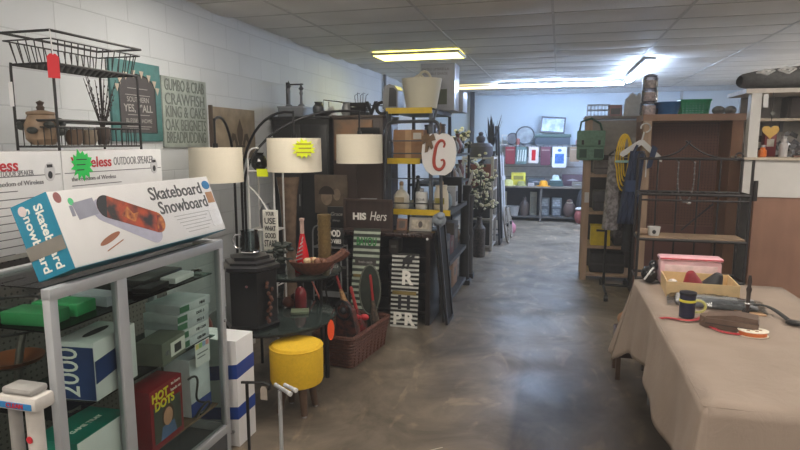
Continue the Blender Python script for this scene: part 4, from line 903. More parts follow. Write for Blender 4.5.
for k, (xa, xb, h_, lab, fc) in enumerate(((-1.43,-1.33,.11,'small brown photo frame right of the HIS Hers box',(110,74,52)),(-1.31,-1.1,.125,'wide silver photo frame at the right end of the console',(128,124,118)))):
    t = thing('photo_frame', lab, 'photo frame', ((xa+xb)/2,5.15,DZ), group=None); fr = F((xa,5.12,DZ),(1,0,0),(0,.25,1)); w_ = xb-xa
    MB().prism(rect(0,0,w_,h_), .012, fr).build('frame', M('pframe%d' % k, fc, .45), t); MB().prism(rect(.02,.02,w_-.02,h_-.02), .0135, fr).build('photo', M('photo%d' % k, ((70,56,48),(150,140,124))[k], .3, noise=.5, nscale=30), t); MB().prism(oval(.02,.03), .0145, fr @ Matrix.Translation((w_/2,h_*.48,0))).build('picture', M('photo_fig', (60,50,46), .4), t)
t = thing('good_sign', 'small black sign lettered GOOD GOOD VIBES on the silver wire stand', 'sign', (-1.9,4.7,.745)); MB().bb((-2.0,4.69,.745),(-1.8,4.71,.905),.002).build('board', blackpaint, t); MB().text('GOOD', .08, FC((-1.9,4.689,.855)), bold=.003, w=.16).text('GOOD VIBES', .05, FC((-1.9,4.689,.785)), bold=.001, w=.17).build('lettering', whiteink, t)
t = thing('silver_wire_stand', 'silver wire stand carrying the GOOD sign left of the console', 'stand', (-1.92,4.72,0)); m = MB()
for x in (-2.06,-1.8): m.tube([(x,4.64,0),(x,4.64,.74),(x,4.8,.74),(x,4.8,0)],.007,6)
m.tube([(-2.06,4.64,.74),(-2.06,4.64,.86)]+[tuple(v) for v in bez([(-2.06,4.64,.86),(-2.06,4.64,.93),(-2.0,4.64,.93)],5)],.007,6); m.build('frame', M('wire_silver', (150,152,154), .3, .8), t)
m = MB()
for z in (.3,.735):
    for k in range(8): m.cyl((-2.06,4.64+.16*k/7,z),(-1.8,4.64+.16*k/7,z),.004,n=6)
m.build('shelf_wires', M('wire_silver', (150,152,154)), t)
# leaning black frames by the console
for k, (dx, dy, top, lab) in enumerate(((0,0,.92,'outer long black frame leaning at the aisle end of the console'),(-.045,.07,.84,'inner long black frame behind the outer one at the console end'))):
    t = thing('black_floor_frame', lab, 'frame', (-.95+dx,5.13+dy,0), group='long black frames leaning on the console end')
    fr = F((-.94+dx,5.02+dy,0),(-.0,1,0),(-.09,.0,top)); L_ = top
    m = MB(); m.prism(rect(0,0,.3,.03), .02, fr).prism(rect(0,L_-.03,.3,L_), .02, fr).prism(rect(0,.03,.03,L_-.03), .02, fr).prism(rect(.27,.03,.3,L_-.03), .02, fr); m.build('frame', blackpaint, t)
    MB().prism(rect(.03,.03,.27,L_-.03), .008, fr).build('panel', blackmatte, t)
t = thing('grey_bag', 'crumpled grey plastic bag on top of the leaning black frames', 'bag', (-1.04,5.1,.86)); m = MB()
m.ball((-1.04,5.16,.945),(.065,.08,.06), n=14).ball((-1.02,5.12,.985),(.04,.05,.035), n=12); o = m.build('bag', M('bag_grey', (140,150,160), .4, noise=.2, bump=.6), t)
tx = bpy.data.textures.new('crumple', 'CLOUDS'); tx.noise_scale = .04; md = o.modifiers.new('crumple', 'DISPLACE'); md.texture = tx; md.strength = .03

# ================================================================== YELLOW-FRONTED RACK
RX0, RX1, RY0, RY1 = -1.625, -1.175, 5.46, 6.5
t = thing('yellow_rack', 'grey steel rack with yellow shelf fronts at the aisle', 'rack', (-1.4,5.98,0))
rackgrey = M('rack_grey', (88,92,98), .45, .5); rackdark = M('rack_dark', (56,58,62), .5)
for x in (RX0,RX1-.035):
    for y in (RY0+.03,RY1-.035): MB().bb((x,y,0),(x+.035,y+.035,1.94)).build('upright', rackgrey, t)
for z in (1.975,1.495,1.0,.5,.12):
    xr = RX1 if z > 1.1 else -.99
    s = MB().bb((RX0,RY0+.01,z-.05),(xr,RY1,z-.008)).build('shelf', rackdark, t)
    if z > .9: MB().bb((RX0-.005,RY0-.012,z-.055),(xr if z < 1.1 else (RX1 if z > 1.9 else -1.29),RY0+.009,z)).build('yellow_lip', yellow, s, label='yellow front edge')
m = MB(); yt = 5.425
m.tube([(-1.64,yt,.97),(-1.62,yt,1.7)]+[tuple(v) for v in bez([(-1.62,yt,1.75),(-1.615,yt,1.83),(-1.55,yt,1.84)],5)]+[(-1.2,yt,1.845)]+[tuple(v) for v in bez([(-1.16,yt,1.845),(-1.1,yt,1.84),(-1.09,yt,1.75)],5)]+[(-1.07,yt,.97)],.016,8)
m.tube([(-1.6,yt,1.86),(-1.62,5.45,1.94)],.012,6).tube([(-1.15,yt,1.86),(-1.13,5.45,1.95),(-1.18,5.46,1.96)],.012,6).build('end_frame', M('tube_dark', (84,86,90), .4, .6), t)
m = MB()
for z in (1.66,1.54,1.30,1.06): m.cyl((-1.64,yt,z),(-1.08,yt,z+.003),.006,n=6)
m.build('wire_rail', M('tube_dark', (84,86,90)), t)
# on top
zt = 1.97
t = thing('white_tub', 'large white flexible tub with handles on top of the yellow rack', 'tub', (-1.33,5.68,zt))
MB().lathe([(.14,0),(.15,.01),(.195,.27),(.2,.29),(.192,.29),(.145,.02),(.1,.012)], (-1.33,5.68,zt), 36).build('body', M('tub_white', (222,218,198), .5, noise=.02), t)
for sx in (-1,1): MB().tube(bez([(-1.33+sx*.06-.06,5.55 if sx>0 else 5.8,zt+.27),(-1.33+sx*.06-.05,5.53 if sx>0 else 5.84,zt+.37),(-1.33+sx*.06+.05,5.53 if sx>0 else 5.84,zt+.37),(-1.33+sx*.06+.06,5.55 if sx>0 else 5.8,zt+.27)],10),.012,8).build('handle', M('tub_white', (222,218,198)), t)
t = thing('bread_bin', 'rounded silver bread bin with black front left of the white tub', 'bread bin', (-1.59,5.62,zt)); fr = F((-1.59,5.75,zt),(1,0,0),(0,0,1))
MB().prism([(-.09,0),(.06,0),(.06,.18),(.03,.22),(-.02,.235),(-.06,.22),(-.085,.17)], .24, fr).build('body', M('bin_grey', (120,122,124), .35, .5), t); MB().prism([(-.03,.02),(.05,.02),(.05,.17),(.02,.2),(-.02,.2)], .004, fr @ Matrix.Translation((0,0,.24))).build('door', blackpaint, t)
def foil(name, label, x0_, x1_, y_, h_, txt):
    t = carton(name, label, 'box', ((x0_+x1_)/2,y_,zt), (x1_-x0_,.3,h_), M('foil_box', (178,184,194), .35, noise=.06), parts=(
        pr('lettering', greyink, lambda m: [m.text(s, .035, FC((-.02,-.15,h_-.06-.045*k))) for k, s in enumerate(txt)]),
        pr('side_strip', M('foil_strip', (210,216,226), .25), lambda m: m.prism(rect(-.15,.02,-.08,h_-.01), .002, FA(((x1_-x0_)/2,0,0)))),
        pr('picture', M('foil_pic', (104,112,100), .5), lambda m: m.prism(rect(-.06,.06,.1,h_*.45), .001, FC((0,-.15,0))))))
    return t
foil('tall_silver_box', 'tall silvery printed box behind the white tub', -1.4, -1.05, 6.08, .47, ('PATIO UMBRELLA','DOUBLE SHADE'))
foil('silver_box', 'smaller silver box behind the tall silvery box', -1.32, -1.02, 6.45-.0, .22, ('SHEER',))
# shelf 2
carton('brown_carton', 'brown cardboard carton on the upper shelf of the yellow rack', 'box', (-1.42,5.68,1.488), (.3,.36,.28), cardboard, parts=(pr('tape', M('box_tape', (176,140,100), .4), lambda m: m.prism(rect(-.03,0,.03,.28), .001, FC((0,-.18,0)))), pr('label', M('label_pale', (190,186,176), .6), lambda m: m.prism(rect(.05,.19,.13,.25), .0015, FC((0,-.18,0))))))
def bottle(label, c, prof, mat, cap, lab=None, cat='bottle', name='bottle'):
    t = thing(name, label, cat, c); MB().lathe(prof, c, 20).build('body', mat, t); MB().lathe([(.02,prof[-1][1]),(.022,prof[-1][1]+.03),(.012,prof[-1][1]+.04)], c, 14).build('cap', cap, t)
    if lab:
        r_ = max(p[0] for p in prof); MB().prism(rect(-r_*.6,.06,r_*.6,.12), .0015, FC((c[0],c[1]-r_-.0005,c[2]))).build('label_patch', lab, t)
    return t
zs = .994
bottle('white ceramic bottle with stopper at the left of the lower yellow shelf', (-1.5,5.55,zs), [(.07,0),(.078,.02),(.078,.13),(.05,.17),(.022,.19),(.02,.23)], M('ceramic_white', (206,200,184), .4), M('cork', (160,130,96), .7), M('tan_print', (176,160,130), .6))
t = bottle('white cylindrical canister with black lettering on the lower yellow shelf', (-1.29,5.54,zs), [(.06,0),(.062,.01),(.062,.16),(.06,.17)], M('canister', (212,212,210), .4), chrome, None, 'canister', 'canister')
MB().text('FLOUR', .03, FC((-1.29,5.477,zs+.1)), w=.08).build('lettering', ink, t)
bottle('cream jug with a flower picture at the right end of the lower yellow shelf', (-1.1,5.56,zs), [(.07,0),(.075,.02),(.07,.16),(.055,.2),(.06,.24)], cream, M('cork', (160,130,96)), M('flower_print', (150,140,60), .6), 'jug', 'jug')
bottle('dark bottle standing behind the white canister', (-1.38,5.75,zs), [(.04,0),(.045,.02),(.045,.16),(.018,.22),(.016,.28)], M('bottle_dk', (44,46,44), .2), blackpaint)
# pumpkin sign
t = thing('pumpkin_sign', 'white round pumpkin sign with a red script C and a brown bow', 'sign', (-1.08,5.36,1.33)); f = FC((-1.085,5.36,1.53))
pk = [(-.0,.185),(.03,.2),(.08,.195),(.13,.16),(.155,.1),(.165,.02),(.155,-.08),(.12,-.15),(.06,-.19),(0,-.185),(-.06,-.19),(-.12,-.15),(-.155,-.08),(-.165,.02),(-.155,.1),(-.13,.16),(-.08,.195),(-.03,.2)]
MB().prism(pk, .018, f).build('board', M('sign_white2', (228,226,226), .55, noise=.03), t)
cpts = bez([(.055,.075),(.075,.16),(-.02,.15),(-.05,.04),(-.075,-.05),(-.05,-.17),(.02,-.14)],12)+bez([(.02,-.14),(.075,-.12),(.07,-.03),(.025,-.045)],8)[1:] if False else None
cp = [Vector((p[0],p[1],.021)) for p in ((.045,.07),(.055,.1),(.04,.13),(.01,.13),(-.02,.09),(-.035,.03),(-.045,-.05),(-.035,-.11),(0,-.135),(.035,-.12),(.055,-.08),(.045,-.045),(.02,-.05))]
sm = []
for a, b, c_, d in zip([cp[0]]+cp[:-2], cp[:-1], cp[1:], cp[2:]+[cp[-1]]):
    for k in range(4):
        u = k/4; sm.append(.5*((2*b)+(c_-a)*u+(2*a-5*b+4*c_-d)*u*u+(3*b-a-3*c_+d)*u**3))
sm.append(cp[-1])
MB().tube([f @ p for p in sm], [.008+.008*math.sin(PI*k/(len(sm)-1)) for k in range(len(sm))], 8).build('script_letter', M('rust_red', (168,60,44), .5), t)
MB().prism([(-.1,.2),(-.16,.17),(-.15,.1),(-.12,.12),(-.13,.02),(-.105,.03),(-.09,.09),(-.07,.05),(-.05,.07),(-.07,.13),(-.03,.14),(-.05,.2),(-.085,.17)], .02, f @ Matrix.Translation((0,0,.018))).build('bow', M('burlap', (110,88,66), .8, noise=.3, nscale=60), t)
MB().tube([f @ Vector((0,.19,.0)), f @ Vector((.01,.25,-.03)), f @ Vector((0,.3,-.06))], .006, 6).build('hanger_cord', M('burlap', (110,88,66)), t)

def shelf_unit(name, label, x0_, x1_, ya, yb, zs_, h_, mat, post=.03, back=None):
    t = thing(name, label, 'shelf', ((x0_+x1_)/2,(ya+yb)/2,0))
    for x in (x0_,x1_-post):
        for y in (ya,yb-post): MB().bb((x,y,0),(x+post,y+post,h_)).build('upright', mat, t)
    for z in zs_: MB().bb((x0_+.001,ya+.001,z-.025),(x1_-.001,yb-.001,z)).build('shelf_board', mat, t)
    if back: MB().bb((x0_-.012,ya,0.05),(x0_,yb,h_)).build('back_panel', back, t)
    return t
# things hanging/standing on the aisle side of the yellow rack
crows = ((-1.09,5.75,.996,.16),(-1.1,5.95,.996,.2),(-1.08,6.15,.996,.14),(-1.1,6.33,.996,.22))
vase('blue_grey_vase','blue grey vase on the lower yellow shelf toward the back',  'vase',(-1.08,5.78,.994),[(.035,0),(.05,.04),(.045,.1),(.025,.14),(.03,.16)],M('bluegrey', (120,140,156), .35))
carton('hanging_pack', 'white cornered pack on the lower yellow shelf behind the jug', 'pack', (-1.07,5.98,.994), (.1,.14,.2), M('pack_white', (176,180,186), .5), parts=(pr('dark_print', ink, lambda m: m.prism(rect(-.05,.04,.05,.15), .001, FA((.05,0,0)))),))
carton('dark_binder', 'black upright binder at the far end of the lower yellow shelf', 'binder', (-1.1,6.22,.994), (.2,.1,.28), blackmatte, parts=(pr('spine_label', M('strip_grey', (110,108,104)), lambda m: m.prism(rect(-.03,.1,.03,.2), .001, FA((.1,0,0)))),))
for k, (y, z, d, col, lab) in enumerate(((5.65,.492,(.24,.2,.24),(60,66,78),'dark blue box on the low shelf of the yellow rack at the near end'),(5.9,.492,(.22,.24,.18),(110,70,70),'dull red box on the low shelf of the yellow rack'),(6.2,.492,(.2,.26,.3),(70,64,60),'brown box on the low shelf of the yellow rack at the far end'),(5.7,.112,(.24,.28,.22),(80,84,90),'grey box on the bottom of the yellow rack at the near end'),(6.12,.112,(.22,.3,.26),(150,120,100),'pinkish tan box on the bottom of the yellow rack'))):
    carton('stored_box', lab, 'box', (-1.16,y,z), d, M('sbox%d' % k, col, .6), parts=(pr('label', M('strip_grey', (110,108,104)), lambda m, d=d: m.prism(rect(-.05,d[2]*.4,.05,d[2]*.75), .001, FA((d[0]/2,0,0)))),))
for k, (y, h_, col, lab) in enumerate(((5.72,.3,(70,72,76),'dark upright tin on the middle yellow rack shelf near the pumpkin sign'),(5.95,.26,(150,152,156),'silver tin on the middle yellow rack shelf'),(6.2,.32,(96,84,74),'brown tin on the middle yellow rack shelf at the far end'))):
    t = thing('storage_tin', lab, 'tin', (-1.23,y,1.489)); MB().lathe([(.06,0),(.062,.01),(.062,h_),(.055,h_+.01)], (-1.245,y,1.489), 18).build('body', M('tin%d' % k, col, .4, .3), t); MB().lathe([(.064,h_+.01),(.064,h_+.03),(.02,h_+.035)], (-1.245,y,1.489), 18).build('lid', M('tin_lid', (90,90,92), .4, .5), t)

# ================================================================== SECOND ROW (y 6.8 - 8.4): black etageres, flowers
t = shelf_unit('black_shelf_unit', 'tall black shelf unit behind the yellow rack', -1.75, -1.2, 6.75, 8.1, (.3,.75,1.15,1.5), 1.62, M('shelf_black', (34,34,37), .5))
dk = [(60,58,58),(90,80,70),(120,116,110),(70,76,84),(130,104,80),(100,52,50),(52,60,54),(150,148,144)]
nouns = ('vase','candle holder','figurine','lidded jar','wooden box','clay pot')
cnames = {0:'charcoal',1:'brown',2:'pale grey',3:'slate blue',4:'tan',5:'dull red',6:'dark green',7:'whitish'}
k = 0
for zi, z in enumerate((.3,.75,1.15,1.5)):
    for j, y in enumerate((6.9,7.1,7.3,7.5,7.7,7.92)):
        ci = (k*3+zi) % 8; ni = (k*5+j) % 6; mat = M('deco%d' % ci, dk[ci], .5, noise=.2); x = -1.31
        lab = '%s %s, %s along the %s level of the black shelf unit' % (cnames[ci], nouns[ni], ('first','second','third','fourth','fifth','last')[j], ('lowest','second','third','top')[zi])
        nm = nouns[ni].replace(' ','_')
        hh = .16+.1*((k*7) % 5)/4
        t = thing(nm, lab, nouns[ni].split()[-1], (x,y,z), group='ornaments on the black shelf unit')
        if ni == 0: MB().lathe([(.03,0),(.06,hh*.35),(.05,hh*.6),(.02,hh*.8),(.035,hh),(.03,hh)], (x,y,z), 14).build('body', mat, t)
        elif ni == 1: MB().lathe([(.05,0),(.05,.01),(.012,.03),(.012,hh*.8),(.03,hh*.85),(.03,hh*.9)], (x,y,z), 12).build('stem', mat, t); MB().cyl((x,y,z+hh*.9),(x,y,z+hh*1.15),.018).build('candle', cream, t)
        elif ni == 2: MB().lathe([(.045,0),(.05,.02),(.03,hh*.4),(.042,hh*.6),(.018,hh*.75)], (x,y,z), 12).ball((x,y,z+hh*.85),.03).build('body', mat, t)
        elif ni == 3: MB().lathe([(.05,0),(.062,.03),(.062,hh*.7),(.045,hh*.8)], (x,y,z), 14).build('body', mat, t); MB().lathe([(.05,hh*.8),(.04,hh*.88),(.012,hh*.9),(.014,hh)], (x,y,z), 14).build('lid', mat, t)
        elif ni == 4: MB().bb((x-.06,y-.07,z),(x+.06,y+.07,z+hh*.7),.004).build('body', mat, t); MB().bb((x-.065,y-.075,z+hh*.7),(x+.065,y+.075,z+hh*.8),.004).build('lid', mat, t)
        else: MB().lathe([(.04,0),(.07,hh*.7),(.075,hh*.75),(.066,hh*.75),(.035,.02)], (x,y,z), 14).build('body', mat, t)
        k += 1
# black turned columns standing by the aisle
for k, (x, y, h_, lab) in enumerate(((-1.03,6.62,1.16,'fat black pedestal column at the aisle behind the yellow rack'),(-1.02,6.95,1.02,'slim grey black turned post behind the fat black column'))):
    r_ = (.06,.045)[k]
    t = thing('pedestal', lab, 'pedestal', (x,y,0)); MB().bb((x-r_*1.3,y-r_*1.3,0),(x+r_*1.3,y+r_*1.3,.06),.006).build('base', blackpaint, t)
    MB().lathe([(r_*1.1,.06),(r_,.1),(r_*.85,.5),(r_*1.05,.55),(r_*.85,.6),(r_*.9,h_-.1),(r_*1.2,h_-.06),(r_*1.25,h_)], (x,y,0), 20).build('shaft', (M('ped0', (30,30,33), .5), M('ped1', (66,66,70), .5))[k], t)
t = thing('white_bird', 'pair of white upright feathers standing on the fat black column', 'ornament', (-1.03,6.62,1.16)); 
for dx, tl in ((-.04,-.03),(.04,.05)): MB().prism([(-.015,0),(.015,0),(.02,.12),(.0,.19),(-.012,.12)], .01, FC((-1.03+dx,6.62,1.16)) @ Matrix.Rotation(-tl*5,4,'Z')).build('feather', whitepaint, t)
t = thing('lattice_vase', 'tall dark lattice patterned floor vase holding cream blossoms', 'vase', (-1.08,8.3,0)); MB().lathe([(.085,0),(.09,.02),(.088,.42),(.05,.47),(.035,.54),(.045,.58),(.04,.58)], (-1.08,8.3,0), 24).build('body', M('lattice', (84,76,72), .5, nscale=40, rgb2=(48,44,44)), t)
def blossoms(name, label, c, spread, n, z0_, z1_, seed):
    q = random.Random(seed); t = thing(name, label, 'flowers', c)
    m = MB(); fl = MB(); lf = MB()
    for k in range(n):
        a = q.uniform(0,6.28); r_ = spread*q.uniform(.2,1); z = q.uniform(z0_,z1_)
        tip = (c[0]+r_*math.cos(a), c[1]+r_*math.sin(a), z); p = bez([(c[0],c[1],c[2]),(c[0]+r_*.2*math.cos(a),c[1]+r_*.2*math.sin(a),c[2]+(z-c[2])*.6),tip],6); m.tube(p,.005,5)
        for j in range(5):
            b = p[6-j // 2]; o = Vector((q.uniform(-.05,.05),q.uniform(-.05,.05),q.uniform(-.05,.04)))
            fl.ball(b+o, (.026,.026,.02), n=7)
        for j in range(3):
            o = Vector((q.uniform(-.06,.06),q.uniform(-.06,.06),q.uniform(-.06,.04))); lf.ball(p[5]+o, (.03,.012,.02), n=6)
    m.build('stems', M('twig', (50,44,44)), t); fl.build('blossoms', M('blossom', (226,224,200), .7, noise=.15), t); lf.build('leaves', M('leaf_grey', (74,84,70), .7), t)
    return t
blossoms('cream_blossoms','cream artificial blossoms rising from the tall lattice vase',(-1.08,8.3,.56),.24,24,.75,1.5,5)
blossoms('cream_blossoms','second bunch of cream blossoms on top of the black shelf unit',(-1.28,8.0,1.51),.16,10,1.6,1.85,8)

# ================================================================== THIRD ROW (y 8.6 - 10.6): white shelf, mirrors, boards
t = shelf_unit('white_shelf_unit', 'white shelf unit stacked with dark crates at the far left of the aisle', -1.42, -.94, 8.75, 9.3, (.08,.5,.95,1.42), 1.44, M('shelf_white', (182,180,178), .5), .04)
for k, (z, h_, col, lab) in enumerate(((.08,.34,(36,36,40),'black crate at the bottom of the white shelf unit'),(.5,.38,(46,48,54),'black speaker on the second shelf of the white shelf unit'),(.95,.36,(120,62,60),'dull red box on the upper shelf of the white shelf unit'))):
    carton('crate', lab, 'crate', (-1.18,9.02,z), (.38,.44,h_), M('crate%d' % k, col, .6), parts=(pr('label', M('strip_grey', (110,108,104)), lambda m, h_=h_: m.prism(rect(-.1,h_*.4,.1,h_*.7), .001, FC((0,-.22,0)))), pr('hand_slot', ink, lambda m, h_=h_: m.prism(rect(-.08,h_*.75,.08,h_*.85), .001, FA((.19,0,0))))))
t = thing('dark_hat_box', 'dark domed pot with knob on top of the white shelf unit', 'pot', (-1.17,8.98,1.42)); MB().lathe([(.17,0),(.19,.05),(.19,.16),(.15,.21),(.06,.22)], (-1.17,8.98,1.42), 24).build('body', M('pot_slate', (74,74,84), .5), t); MB().lathe([(.05,.22),(.07,.26),(.07,.3),(.03,.33),(.04,.36),(.02,.38)], (-1.17,8.98,1.42), 16).build('knob', M('pot_slate', (74,74,84)), t)
t = thing('feather_plant', 'dark spiky plant on top of the white shelf unit behind the domed pot', 'plant', (-1.03,9.2,1.42)); m = MB()
for k in range(14):
    a = rnd.uniform(-.4,.4); b = rnd.uniform(-.4,.4); L_ = rnd.uniform(.3,.62); fr = F((-1.03,9.2,1.5),(math.cos(k),math.sin(k),0),(a,b,1)); m.prism([(-.02,0),(.02,0),(.035,L_*.5),(0,L_),(-.03,L_*.5)], .004, fr)
m.build('fronds', M('frond', (58,60,68), .7), t); MB().lathe([(.05,0),(.07,.09),(.06,.09)], (-1.03,9.2,1.42), 14).build('pot', blackmatte, t)
t = thing('ladder_mirror', 'tall narrow black framed mirror leaning at the end of the white shelf unit', 'mirror', (-.95,9.5,0)); fr = F((-.90,9.33,0),(0,1,0),(-.1,0,1.9)); m = MB(); L_ = 1.9; m.prism(rect(0,0,.42,.05), .03, fr).prism(rect(0,L_-.05,.42,L_), .03, fr).prism(rect(0,.05,.05,L_-.05), .03, fr).prism(rect(.37,.05,.42,L_-.05), .03, fr); m.build('frame', M('mirror_frame', (50,50,54), .5), t); MB().prism(rect(.05,.05,.37,L_-.05), .012, fr).build('mirror', M('mirror', (190,196,204), .08, .9, noise=.02), t)
t = thing('white_sled', 'white and grey striped board leaning beside the black framed mirror', 'board', (-.92,10.2,0)); fr = F((-.90,10.05,0),(.1,1,0),(-.1,0,1.5)); m = MB()
for k in range(3): m.prism([(.1*k,0),(.1*k+.085,0),(.1*k+.085,1.4),(.1*k+.04,1.48),(.1*k,1.4)], .02, fr, mi=k % 2)
m.build('slats', [M('slat_w', (200,202,206), .5), M('slat_g', (120,124,130), .5)], t); m = MB()
for z in (.3,1.0): m.prism(rect(0,z,.285,z+.07), .035, fr)
m.build('battens', M('slat_w', (200,202,206)), t)
for k, (y, r_, lab) in enumerate(((9.56,.29,'grey spoked wheel leaning beside the aisle at the far left'),(10.14,.25,'second spoked wheel behind the first one at the far left'))):
    c = Vector((-.80+.01*k,y,r_+.015)); t = thing('spoked_wheel', lab, 'wheel', (c.x,c.y,0))
    def wp(a, r): return (c.x-.14*r*math.sin(a), c.y+r*math.cos(a), c.z+r*math.sin(a))
    MB().tube([wp(2*PI*j/28,r_) for j in range(28)],.016,6,True).build('rim', M('wheel_rim', (150,142,132), .6), t)
    m = MB()
    for j in range(14): m.cyl(wp(0,0), wp(2*PI*j/14,r_), .006, n=5)
    m.build('spokes', M('wheel_rim', (120,112,104)), t); MB().cyl((c.x-.04,c.y,c.z),(c.x+.04,c.y,c.z),.03).build('hub', blackpaint, t)
t = thing('pink_bag', 'small pink bag on the floor beside the far left boards', 'bag', (-.8,10.6,0)); MB().ball((-.78,10.6,.10),(.07,.1,.10)).build('body', M('pink_bag', (200,130,150), .6), t); MB().tube(arc((-.78,10.6,.18),.05,0,180,8,'yz'),.008,5).build('handle', M('pink_bag', (200,130,150)), t)
t = thing('black_garments', 'black coats on a rack behind the spoked wheels', 'coats', (-1.3,10.6,0)); m = MB()
for k in range(5):
    y = 10.4+.1*k; m.lathe([(.17,0),(.18,.1),(.15,.7),(.12,.95),(.04,1.02)], (-1.25,y,.35), 14, sx=1.1, sy=.28)
m.build('coats', M('coat', (38,38,42), .85, noise=.3), t); m = MB(); m.tube([(-1.25,10.3,0),(-1.25,10.3,1.45),(-1.25,10.95,1.45),(-1.25,10.95,0)],.014,6).bb((-1.5,10.28,0),(-1.0,10.32,.03)).bb((-1.5,10.93,0),(-1.0,10.97,.03)); m.build('rail', steel, t)
t = thing('pale_blouse', 'pale blue grey blouse hung at the end of the coat rack', 'blouse', (-1.1,10.25,.8)); MB().lathe([(.14,0),(.15,.05),(.13,.35),(.16,.45),(.05,.55)], (-1.12,10.24,.85), 14, sx=1, sy=.3).build('cloth', M('blouse', (150,156,170), .8, noise=.2, bump=.4), t); MB().tube(arc((-1.12,10.26,1.43),.03,-60,200,8,'xz'),.004,5).build('hook', chrome, t)

# ================================================================== BACK DISPLAY
YB = 12.35
t = thing('back_display_table', 'long grey display table with lower shelf at the back wall', 'table', (-.32,YB+.3,0))
MB().bb((-1.25,YB,.70),(.56,YB+.5,.735),.004).build('top', M('table_grey', (128,120,112), .6), t)
for x in (-1.25,-.36,.52): MB().bb((x,YB+.02,0),(x+.04,YB+.48,.70)).build('leg_panel', M('table_leg', (96,92,90), .6), t)
MB().bb((-1.21,YB+.05,.08),(.52,YB+.48,.1)).build('lower_shelf', M('table_leg', (96,92,90)), t)
MB().bb((-1.21,YB+.46,.1),(.52,YB+.48,.70)).build('back', M('table_back', (64,62,64), .7), t)
t = thing('back_gondola', 'white slotted gondola with hanging pouches at the back wall', 'display', (-.3,12.9,.735))
MB().bb((-1.2,12.86,0),(.52,12.95,1.56)).build('panel', M('gondola_white', (168,172,178), .6), t)
MB().bb((-1.22,12.60,1.56),(.54,12.95,1.585)).build('top_shelf', M('gondola_shelf', (150,154,160), .6), t)
m = MB()
for k in range(3): m.bb((-1.2,12.85,.9+.22*k),(.52,12.861,.915+.22*k))
m.build('slots', M('slot', (110,114,120), .6), t)
MB().cyl((-1.2,12.5,1.585),(.52,12.5,1.585),.012).build('rail', steel, t)
px = [(-1.0,(126,40,52),'dark red zip pouch, leftmost of the row hanging at the back'),(-.77,(84,110,110),'zebra striped green grey pouch hanging at the back'),(-.52,(190,60,66),'white pouch with a red centre stripe hanging at the back'),(-.28,(96,50,66),'maroon pouch in the middle of the hanging row at the back'),(.0,(226,232,240),'white tote with a blue print hanging at the back'),(.30,(140,118,96),'tan pouch, rightmost of the row hanging at the back')]
for k, (x, col, lab) in enumerate(px):
    w_, h_ = ((.2,.36),(.22,.36),(.2,.34),(.2,.38),(.28,.42),(.2,.3))[k]
    t = thing('hanging_pouch', lab, 'pouch', (x,12.48,1.2), group='pouches hanging in a row at the back'); zt_ = 1.55
    fr = FC((x,12.5,zt_-h_))
    m = MB().prism([(-w_/2,.02),(-w_/2+.02,0),(w_/2-.02,0),(w_/2,.02),(w_/2,h_),(-w_/2,h_)], .04, fr); m.build('body', M('pouch%d' % k, col if k != 2 else (214,208,206), .6), t)
    MB().tube([(x-.05,12.48,zt_),(x-.05,12.47,zt_+.04),(x+.05,12.47,zt_+.04),(x+.05,12.48,zt_)],.006,5).build('strap', ink, t)
    if k == 1:
        m = MB(); [m.prism([(-.09+.05*j,.06),(-.06+.05*j,.06),(-.05+.05*j,.3),(-.07+.05*j,.3)], .002, fr @ Matrix.Translation((0,0,.04))) for j in range(4)]; m.build('stripes', M('stripe_w', (206,214,214), .6), t)
    elif k == 2: MB().prism(rect(-.04,.06,.04,.28), .002, fr @ Matrix.Translation((0,0,.04))).build('stripe', red, t)
    elif k == 4: MB().prism(rect(-.09,.08,.09,.28), .002, fr @ Matrix.Translation((0,0,.04))).prism(oval(.04,.03), .003, fr @ Matrix.Translation((0,.35,.04))).build('print', M('blue_print', (60,110,180), .6, noise=.5, nscale=30), t)
    else: MB().prism(rect(-w_*.4,h_*.8,w_*.4,h_*.85), .002, fr @ Matrix.Translation((0,0,.04))).build('zip', M('zip', (170,160,150), .4), t)
# on top of gondola
ZG = 1.586
t = thing('dark_green_chest', 'dark green chest on the back display below the leaning picture', 'chest', (-.15,12.78,ZG)); MB().bb((-.5,12.62,ZG),(.2,12.94,ZG+.16),.006).build('body', M('chest_blue', (54,66,78), .6), t); MB().bb((-.52,12.60,ZG+.16),(.22,12.95,ZG+.225),.01).build('lid', M('chest_green', (64,88,84), .6), t)
t = thing('leaning_picture', 'dark framed landscape picture tilted on the dark green chest', 'picture', (-.15,12.75,ZG+.226)); fr = F((-.42,12.68,ZG+.232),(1,0,.0),(.06,.22,.9)); 
fr = fr @ Matrix.Rotation(-.07,4,'Z') @ Matrix.Translation((0,.035,0))
m = MB().prism(rect(0,0,.5,.03), .03, fr).prism(rect(0,.31,.5,.34), .03, fr).prism(rect(0,.03,.03,.31), .03, fr).prism(rect(.47,.03,.5,.31), .03, fr); m.build('frame', M('frame_dk', (44,46,56), .5), t); MB().prism(rect(.03,.03,.47,.31), .012, fr).build('print', M('snow_print', (110,130,160), .3, nscale=8, rgb2=(176,190,206)), t)
for k, (x, r_, col, lab) in enumerate(((-.72,.19,(120,130,138),'large round grey plate with red mark standing on the back display'),(-.98,.12,(76,78,86),'smaller dark round plate at the left on the back display'))):
    t = thing('standing_plate', lab, 'plate', (x,12.75,ZG)); fr = F((x,12.74,ZG+r_+.01),(1,0,0),(0,.2,1)); MB().prism(oval(r_*1.0,r_,28), .02, fr).build('plate', M('plate%d' % k, col, .4, noise=.5, nscale=9), t); MB().tube([fr @ Vector((x_,y_,.02)) for x_, y_ in oval(r_*.97,r_*.97,28)],.015,6,True).build('rim', M('rim_b', (60,64,74), .4), t); MB().bb((x-.06,12.73,ZG),(x+.06,12.84,ZG+.015)).build('stand', blackmatte, t)
